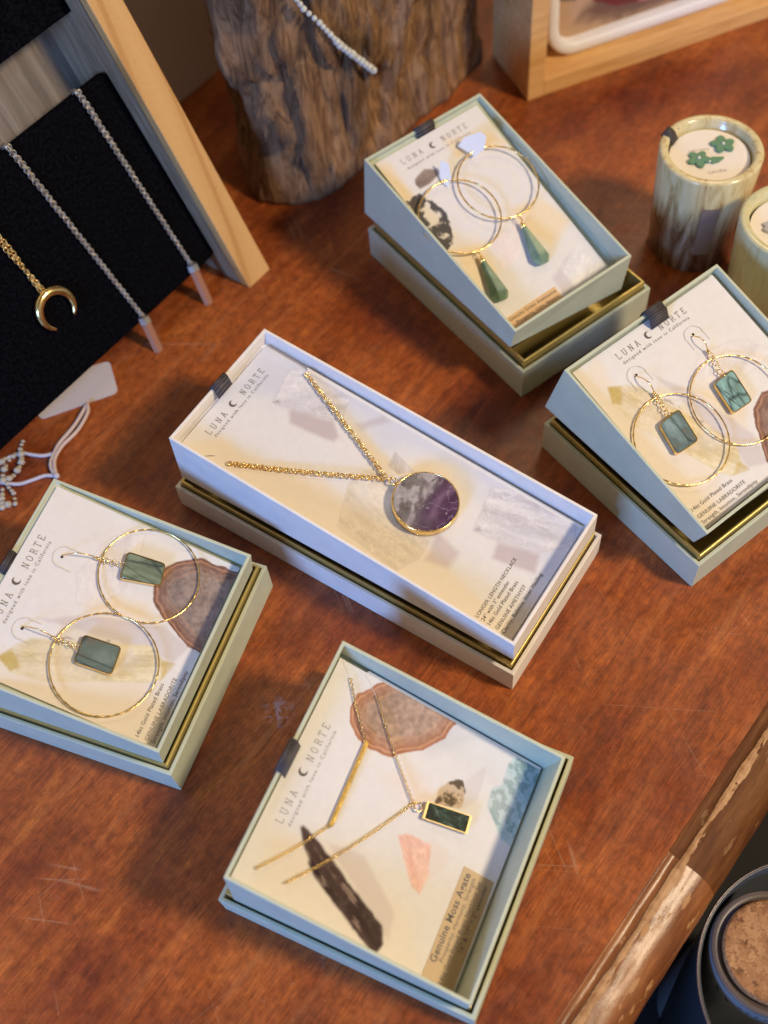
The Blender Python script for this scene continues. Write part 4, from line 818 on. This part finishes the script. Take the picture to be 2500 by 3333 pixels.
p.speck([(2.7, 2.3), (4.2, 1.5), (8, 1.0), (12, 1.2), (12, 9), (2.9, 9)], (.17, .035, .035), (.50, .19, .17), .8, .5, .95, 67)
p.wash([(.6, 2.9), (1.8, 2.6), (2.4, 3.2), (2, 9), (.5, 9)], (.03, .03, .03), .95, .15, .1, 9)
p.wash([(2.0, 3.0), (3.4, 2.7), (3.6, 4.5), (2.2, 4.6)], (.60, .48, .60), .85, .25, .1, 10)
po = p.build('picture', mi, .35)

# ------------------------------------------------------------------ onyx candles
def onyx(name, seed, grey):
    m = mat(name, rough=.18); mp = mapping(m, (1, 1, .16), (0, .12, 0)); mp.inputs['Location'].default_value = (seed, seed * 2, 0)
    a = noise(m, mp, 1.6, 6, .6, 1.1)
    if grey: st = [(.25, (.24, .11, .04)), (.36, (.50, .36, .17)), (.48, (.64, .56, .31)), (.60, (.70, .61, .38)), (.70, (.50, .44, .28)), (.78, (.52, .19, .025))]
    else: st = [(.3, (.50, .44, .22)), (.5, (.62, .58, .34)), (.65, (.55, .55, .36)), (.8, (.45, .30, .12))]
    oc = ramp(m, st, a.outputs['Fac']).outputs['Color']
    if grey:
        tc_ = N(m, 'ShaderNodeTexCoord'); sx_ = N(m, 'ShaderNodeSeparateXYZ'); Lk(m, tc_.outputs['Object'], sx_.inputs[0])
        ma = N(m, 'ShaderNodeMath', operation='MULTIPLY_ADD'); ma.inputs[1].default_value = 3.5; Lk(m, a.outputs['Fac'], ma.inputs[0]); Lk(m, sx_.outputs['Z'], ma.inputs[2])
        shade_mk = ramp(m, [(.50, (1, 1, 1)), (.72, (0, 0, 0))], None); mr = N(m, 'ShaderNodeMath', operation='DIVIDE'); mr.inputs[1].default_value = 8.; Lk(m, ma.outputs[0], mr.inputs[0]); Lk(m, mr.outputs[0], shade_mk.inputs['Fac'])
        shade_lo = ramp(m, [(.33, (.06, .025, .010)), (.46, (.15, .085, .045)), (.56, (.24, .165, .10)), (.64, (.42, .36, .29)), (.72, (.12, .06, .03))], a.outputs['Fac']).outputs['Color']  # shade of the unlit lower body painted into the onyx, by height
        oc = mix(m, shade_mk.outputs['Color'], oc, shade_lo)
    Lk(m, oc, bsdf(m).inputs['Base Color'])
    bsdf(m).inputs['Subsurface Weight'].default_value = .05; bsdf(m).inputs['Subsurface Radius'].default_value = (.3, .25, .15); bsdf(m).inputs['Coat Weight'].default_value = .15; return m
M_on1 = onyx('striped_onyx_shaded', 3.2, True); M_on2 = onyx('green_onyx', 9.1, False)
M_disc = mat('white_card_disc', (.80, .74, .68), .6); M_wax = mat('wax', (.75, .70, .55), .5)
def candle(c, r, h, rb, m, label, seed):
    e = empty('candle', Matrix.Translation((c[0], c[1], .01))); tag(e, label, 'candle', 'onyx candle jars')
    b = MB(); wt = .40; b.lathe([(rb - .06, 0), (rb, .05), (rb + (r - rb) * .5, h * .5), (r, h - .12), (r - .05, h - .03), (r - .14, h), (r - wt + .08, h), (r - wt, h - .08), (r - wt - .02, h - 1.4)], 72)
    b.build('jar', m, e, smooth=True)
    b = MB(); ra = r - wt - .12; b.lathe([(ra, h - .42), (ra, h - .36)], 64); d = b.build('label_disc', M_disc, e, M=e.matrix_world @ Matrix.Translation((-.05, -.08, -.02)))
    return e, d, ra
M_leaf = mat('green_stone', (.10, .24, .145), .3); M_leafp = mat('grey_print', (.42, .40, .40), .6)
def flower(b, cx, cy, r, z, n=5, rot=0.):
    for k in range(n):
        a = rot + 2 * PI * k / n; P_ = []
        for i in range(12): t_ = 2 * PI * i / 12; x = r * .55 + r * .5 * math.cos(t_); y = r * .36 * math.sin(t_); P_.append((cx + x * math.cos(a) - y * math.sin(a), cy + x * math.sin(a) + y * math.cos(a)))
        b.prism(P_, z + .0005 * k, z + .09 + .008 * k)
H1 = 5.522; e, d, ra = candle((15.849, 36.743), 2.215, H1, 1.97, M_on1, 'striped cream onyx candle with shade painted on its lower body and green flowers on its disc', 3)
b = MB(); zt = H1 - .355
flower(b, .72, .58, .52, zt, 5, .3); flower(b, -.5, -.12, .50, zt, 5, .9); b.prism([(-.15, -.3), (.05, -.08), (.5, -.16), (.58, -.22), (.3, -.42), (0, -.48)], zt, zt + .08); b.build('stone_flower', M_leaf, d, bevel=.02)
b = MB(); b.ball((.72, .55, zt + .13), .07); b.ball((-.5, -.12, zt + .13), .07); b.ball((-.1, -.36, zt + .08), .05); b.build('flower_centre', M_disc, d, smooth=True)
text_mesh([('LUNA NORTE', -.8, .1, .42), ('candle', -.3, .5, -1.0)], 'disc_lettering', M_leafp, d, zt + .004)
b = MB(); sec = [(-1.28, .98, H1 - .30), (-1.42, 1.16, H1 - .02), (-1.52, 1.28, H1 + .05), (-1.66, 1.46, H1 + .04), (-1.71, 1.52, H1 - .15)]
tn = Vector((.66, .75)) * .26; V = [(x + s * tn.x, y + s * tn.y, z) for x, y, z in sec for s in (-1, 1)]
b.add(V, [(2 * i, 2 * i + 1, 2 * i + 3, 2 * i + 2) for i in range(len(sec) - 1)]); rb_ = b.build('ribbon_tab', M_ribbon, e, smooth=True); so = rb_.modifiers.new('s', 'SOLIDIFY'); so.thickness = .05
b = MB(); seg = []
for a in np.linspace(-108, -88, 7): 
    a = math.radians(a)
    for z, rr2 in ((1.3, 2.10), (4.1, 2.185)): seg.append((rr2 * math.cos(a), rr2 * math.sin(a), z))
b.add(seg, [(2 * i, 2 * i + 2, 2 * i + 3, 2 * i + 1) for i in range(6)]); b.build('paper_strip', mat('grey_label_paper', (.26, .195, .155), .6), e, smooth=True)
e2, d2, ra2 = candle((18.094, 32.13), 2.215, 5.5, 1.97, M_on2, 'green yellow onyx candle cut off by the right edge', 5)
b = MB(); flower(b, -.8, .1, .4, 5.5 - .355, 6, .3); flower(b, -.2, -.7, .3, 5.5 - .355, 6, 0); b.build('flower_print', M_leafp, d2)

# ------------------------------------------------------------------ price tag, cords and beads at the left
M_tag = mat('white_tag_paper', (.60, .52, .48), .6)
b = MB(); P_ = rounded([(-11.11, 32.08), (-11.54, 33.95), (-15.2, 33.1), (-14.6, 31.1)], .28); b.prism(P_, .012, .07); tag(b.build('price_tag', M_tag), 'blank white price tag lying under the velvet board', 'tag')
M_cord = mat('white_cord', (.55, .50, .54), .6); M_ribw = mat('cream_ribbon', (.62, .48, .42), .5)
def smooth_path(P_, z, n=8):
    out = []
    Q = [P_[0]] + list(P_) + [P_[-1]]
    for i in range(1, len(Q) - 2):
        for k in range(n):
            t_ = k / n; a = [Q[i - 1][j] * (-.5 * t_ + t_ ** 2 - .5 * t_ ** 3) + Q[i][j] * (1 - 2.5 * t_ ** 2 + 1.5 * t_ ** 3) + Q[i + 1][j] * (.5 * t_ + 2 * t_ ** 2 - 1.5 * t_ ** 3) + Q[i + 2][j] * (-.5 * t_ ** 2 + .5 * t_ ** 3) for j in (0, 1)]
            out.append((a[0], a[1], z))
    out.append((*P_[-1], z)); return out
b = MB(); b.tube(smooth_path([(-12.45, 31.6), (-12.99, 30.49), (-13.61, 29.64), (-13.87, 29.04), (-13.97, 28.48), (-13.74, 27.92)], .16), .085, 8)
b.tube(smooth_path([(-12.45, 31.5), (-12.43, 31.01), (-12.86, 30.12), (-13.5, 29.4), (-13.8, 28.69), (-13.70, 27.95)], .20), .085, 8)
tag(b.build('ribbon', M_ribw, smooth=True), 'doubled cream ribbon tied to the white price tag', 'ribbon')
b = MB(); b.tube(smooth_path([(-13.84, 29.14), (-14.36, 29.09), (-14.97, 29.26), (-15.34, 29.37), (-16.2, 29.1)], .11), .085, 8); b.tube(smooth_path([(-13.70, 27.92), (-14.19, 28.03), (-14.7, 27.9), (-15.29, 27.77), (-15.9, 27.9), (-16.8, 28.2)], .11), .085, 8); b.ball((-13.68, 27.9, .18), .14)
tag(b.build('cord', M_cord, smooth=True), 'two thin white cords running to the clear beads', 'cord')
random.seed(8); b = MB()
for L_ in ([(-15.26, 29.99), (-15.42, 29.38), (-15.85, 29.1), (-16.6, 28.81)], [(-15.3, 29.26), (-15.23, 28.86), (-15.41, 28.46), (-15.71, 28.12), (-16.3, 28.02)], [(-15.85, 27.86), (-15.72, 27.6), (-15.54, 27.3), (-15.43, 26.86), (-15.66, 26.71), (-16.3, 26.57)], [(-15.91, 28.77), (-16.01, 28.5), (-16.03, 28.17)], [(-16.03, 27.56), (-16.01, 27.18), (-15.94, 26.8)]):
    S_ = smooth_path(L_, .18, 10); acc = 0; last = None
    for q in S_:
        if last is None or (Vector(q) - Vector(last)).length > .21:
            r_ = random.choice((.10, .12, .17)); b.ball((q[0] + random.uniform(-.04, .04), q[1] + random.uniform(-.04, .04), r_ + .015), r_, 7, 5, (1, random.uniform(.7, 1), random.uniform(.75, 1))); last = q
tag(b.build('bead_bracelet', mat('crystal_bead', (.66, .60, .50), .12, Transmission_Weight=.3, IOR=1.5), smooth=False), 'tangle of small clear and gold beads at the left edge of the table', 'bracelet')

# ------------------------------------------------------------------ cork jar below the table edge
M_cork = mat('cork', rough=.85); vo = N(M_cork, 'ShaderNodeTexVoronoi'); vo.inputs['Scale'].default_value = 3.6; tcn = N(M_cork, 'ShaderNodeTexCoord'); nn = noise(M_cork, mapping(M_cork), 5, 5, .65, .5); 
mixv = N(M_cork, 'ShaderNodeVectorMath', operation='ADD'); Lk(M_cork, tcn.outputs['Object'], mixv.inputs[0]); Lk(M_cork, nn.outputs['Color'], mixv.inputs[1]); Lk(M_cork, mixv.outputs[0], vo.inputs['Vector'])
cc_ = ramp(M_cork, [(.1, (.22, .09, .03)), (.5, (.36, .17, .065)), (.9, (.50, .27, .115))], vo.outputs['Color']).outputs['Color']; cc_ = mix(M_cork, .8, cc_, ramp(M_cork, [(.32, (.28, .2, .16)), (.46, (1, 1, 1))], nn.outputs['Fac']).outputs['Color'], 'MULTIPLY')
Lk(M_cork, cc_, bsdf(M_cork).inputs['Base Color']); bump(M_cork, nn.outputs['Fac'], .7, .08)
M_tin = mat('dark_glazed_tin', (.20, .21, .23), .35); M_tinrim = mat('grey_collar', (.10, .075, .07), .4)
jc = (11.40, 5.86)
bc = (12.78, 4.62); bk = empty('bucket', Matrix.Translation((*bc, -16.0))); tag(bk, 'dark round metal bucket holding the cork jar below the table edge', 'bucket')
b = MB(); b.lathe([(3.6, 0), (4.2, 13.75), (4.25, 13.85), (4.20, 13.93), (4.10, 13.85), (3.5, .3)], 80); b.build('bucket_wall', mat('black_tin', (.05, .055, .065), .32), bk, smooth=True)
b = MB(); b.tube([(4.225 * math.cos(a), 4.225 * math.sin(a), 13.9) for a in np.linspace(0, 2 * PI, 96, False)], .045, 6, True); b.build('rolled_rim', mat('grey_rim', (.14, .11, .11), .35, .6), bk, smooth=True)
b = MB()
for a, z in ((190, 13.3), (203, 12.6), (214, 13.2)):
    a = math.radians(a); r_ = 4.2 - (13.75 - z) * .0436 + .01; b.ball((r_ * math.cos(a), r_ * math.sin(a), z), .07)
b.build('rivet', mat('steel', (.5, .5, .5), .3, 1.), bk, smooth=True)
jar = empty('cork_jar', Matrix.Translation((jc[0], jc[1], -15.6))); tag(jar, 'dark glazed jar with a speckled cork lid standing in the bucket', 'jar')
b = MB(); b.lathe([(2.0, 0), (2.1, .1), (2.12, 13.2), (2.06, 13.36), (1.78, 13.32), (1.76, 12.8)], 72); b.build('jar_body', M_tin, jar, smooth=True)
b = MB(); b.lathe([(2.085, 13.34), (2.11, 13.38), (2.07, 13.43), (1.78, 13.40), (1.78, 13.3)], 72); b.build('collar', M_tinrim, jar, smooth=True)
b = MB(); b.lathe([(1.70, 12.8), (1.74, 13.62), (1.67, 13.70)], 56); b.build('cork_lid', M_cork, jar, smooth=False)
b = MB()
for k, a in enumerate((190, 201, 213, 226, 234, 242, 250, 258)):
    a = math.radians(a); z = 12.9 - (.35 if k < 3 else .0); r_ = 2.125; s = .055 if k > 2 else .075
    c = Vector((r_ * math.cos(a), r_ * math.sin(a), z)); t_ = Vector((-math.sin(a), math.cos(a), 0)); u_ = Vector((0, 0, 1))
    b.add([c + t_ * s + u_ * s, c - t_ * s + u_ * s, c - t_ * s - u_ * s, c + t_ * s - u_ * s], [(0, 1, 2, 3)])
b.build('stamped_marks', mat('black_mark', (.002, .002, .002), .4), jar)
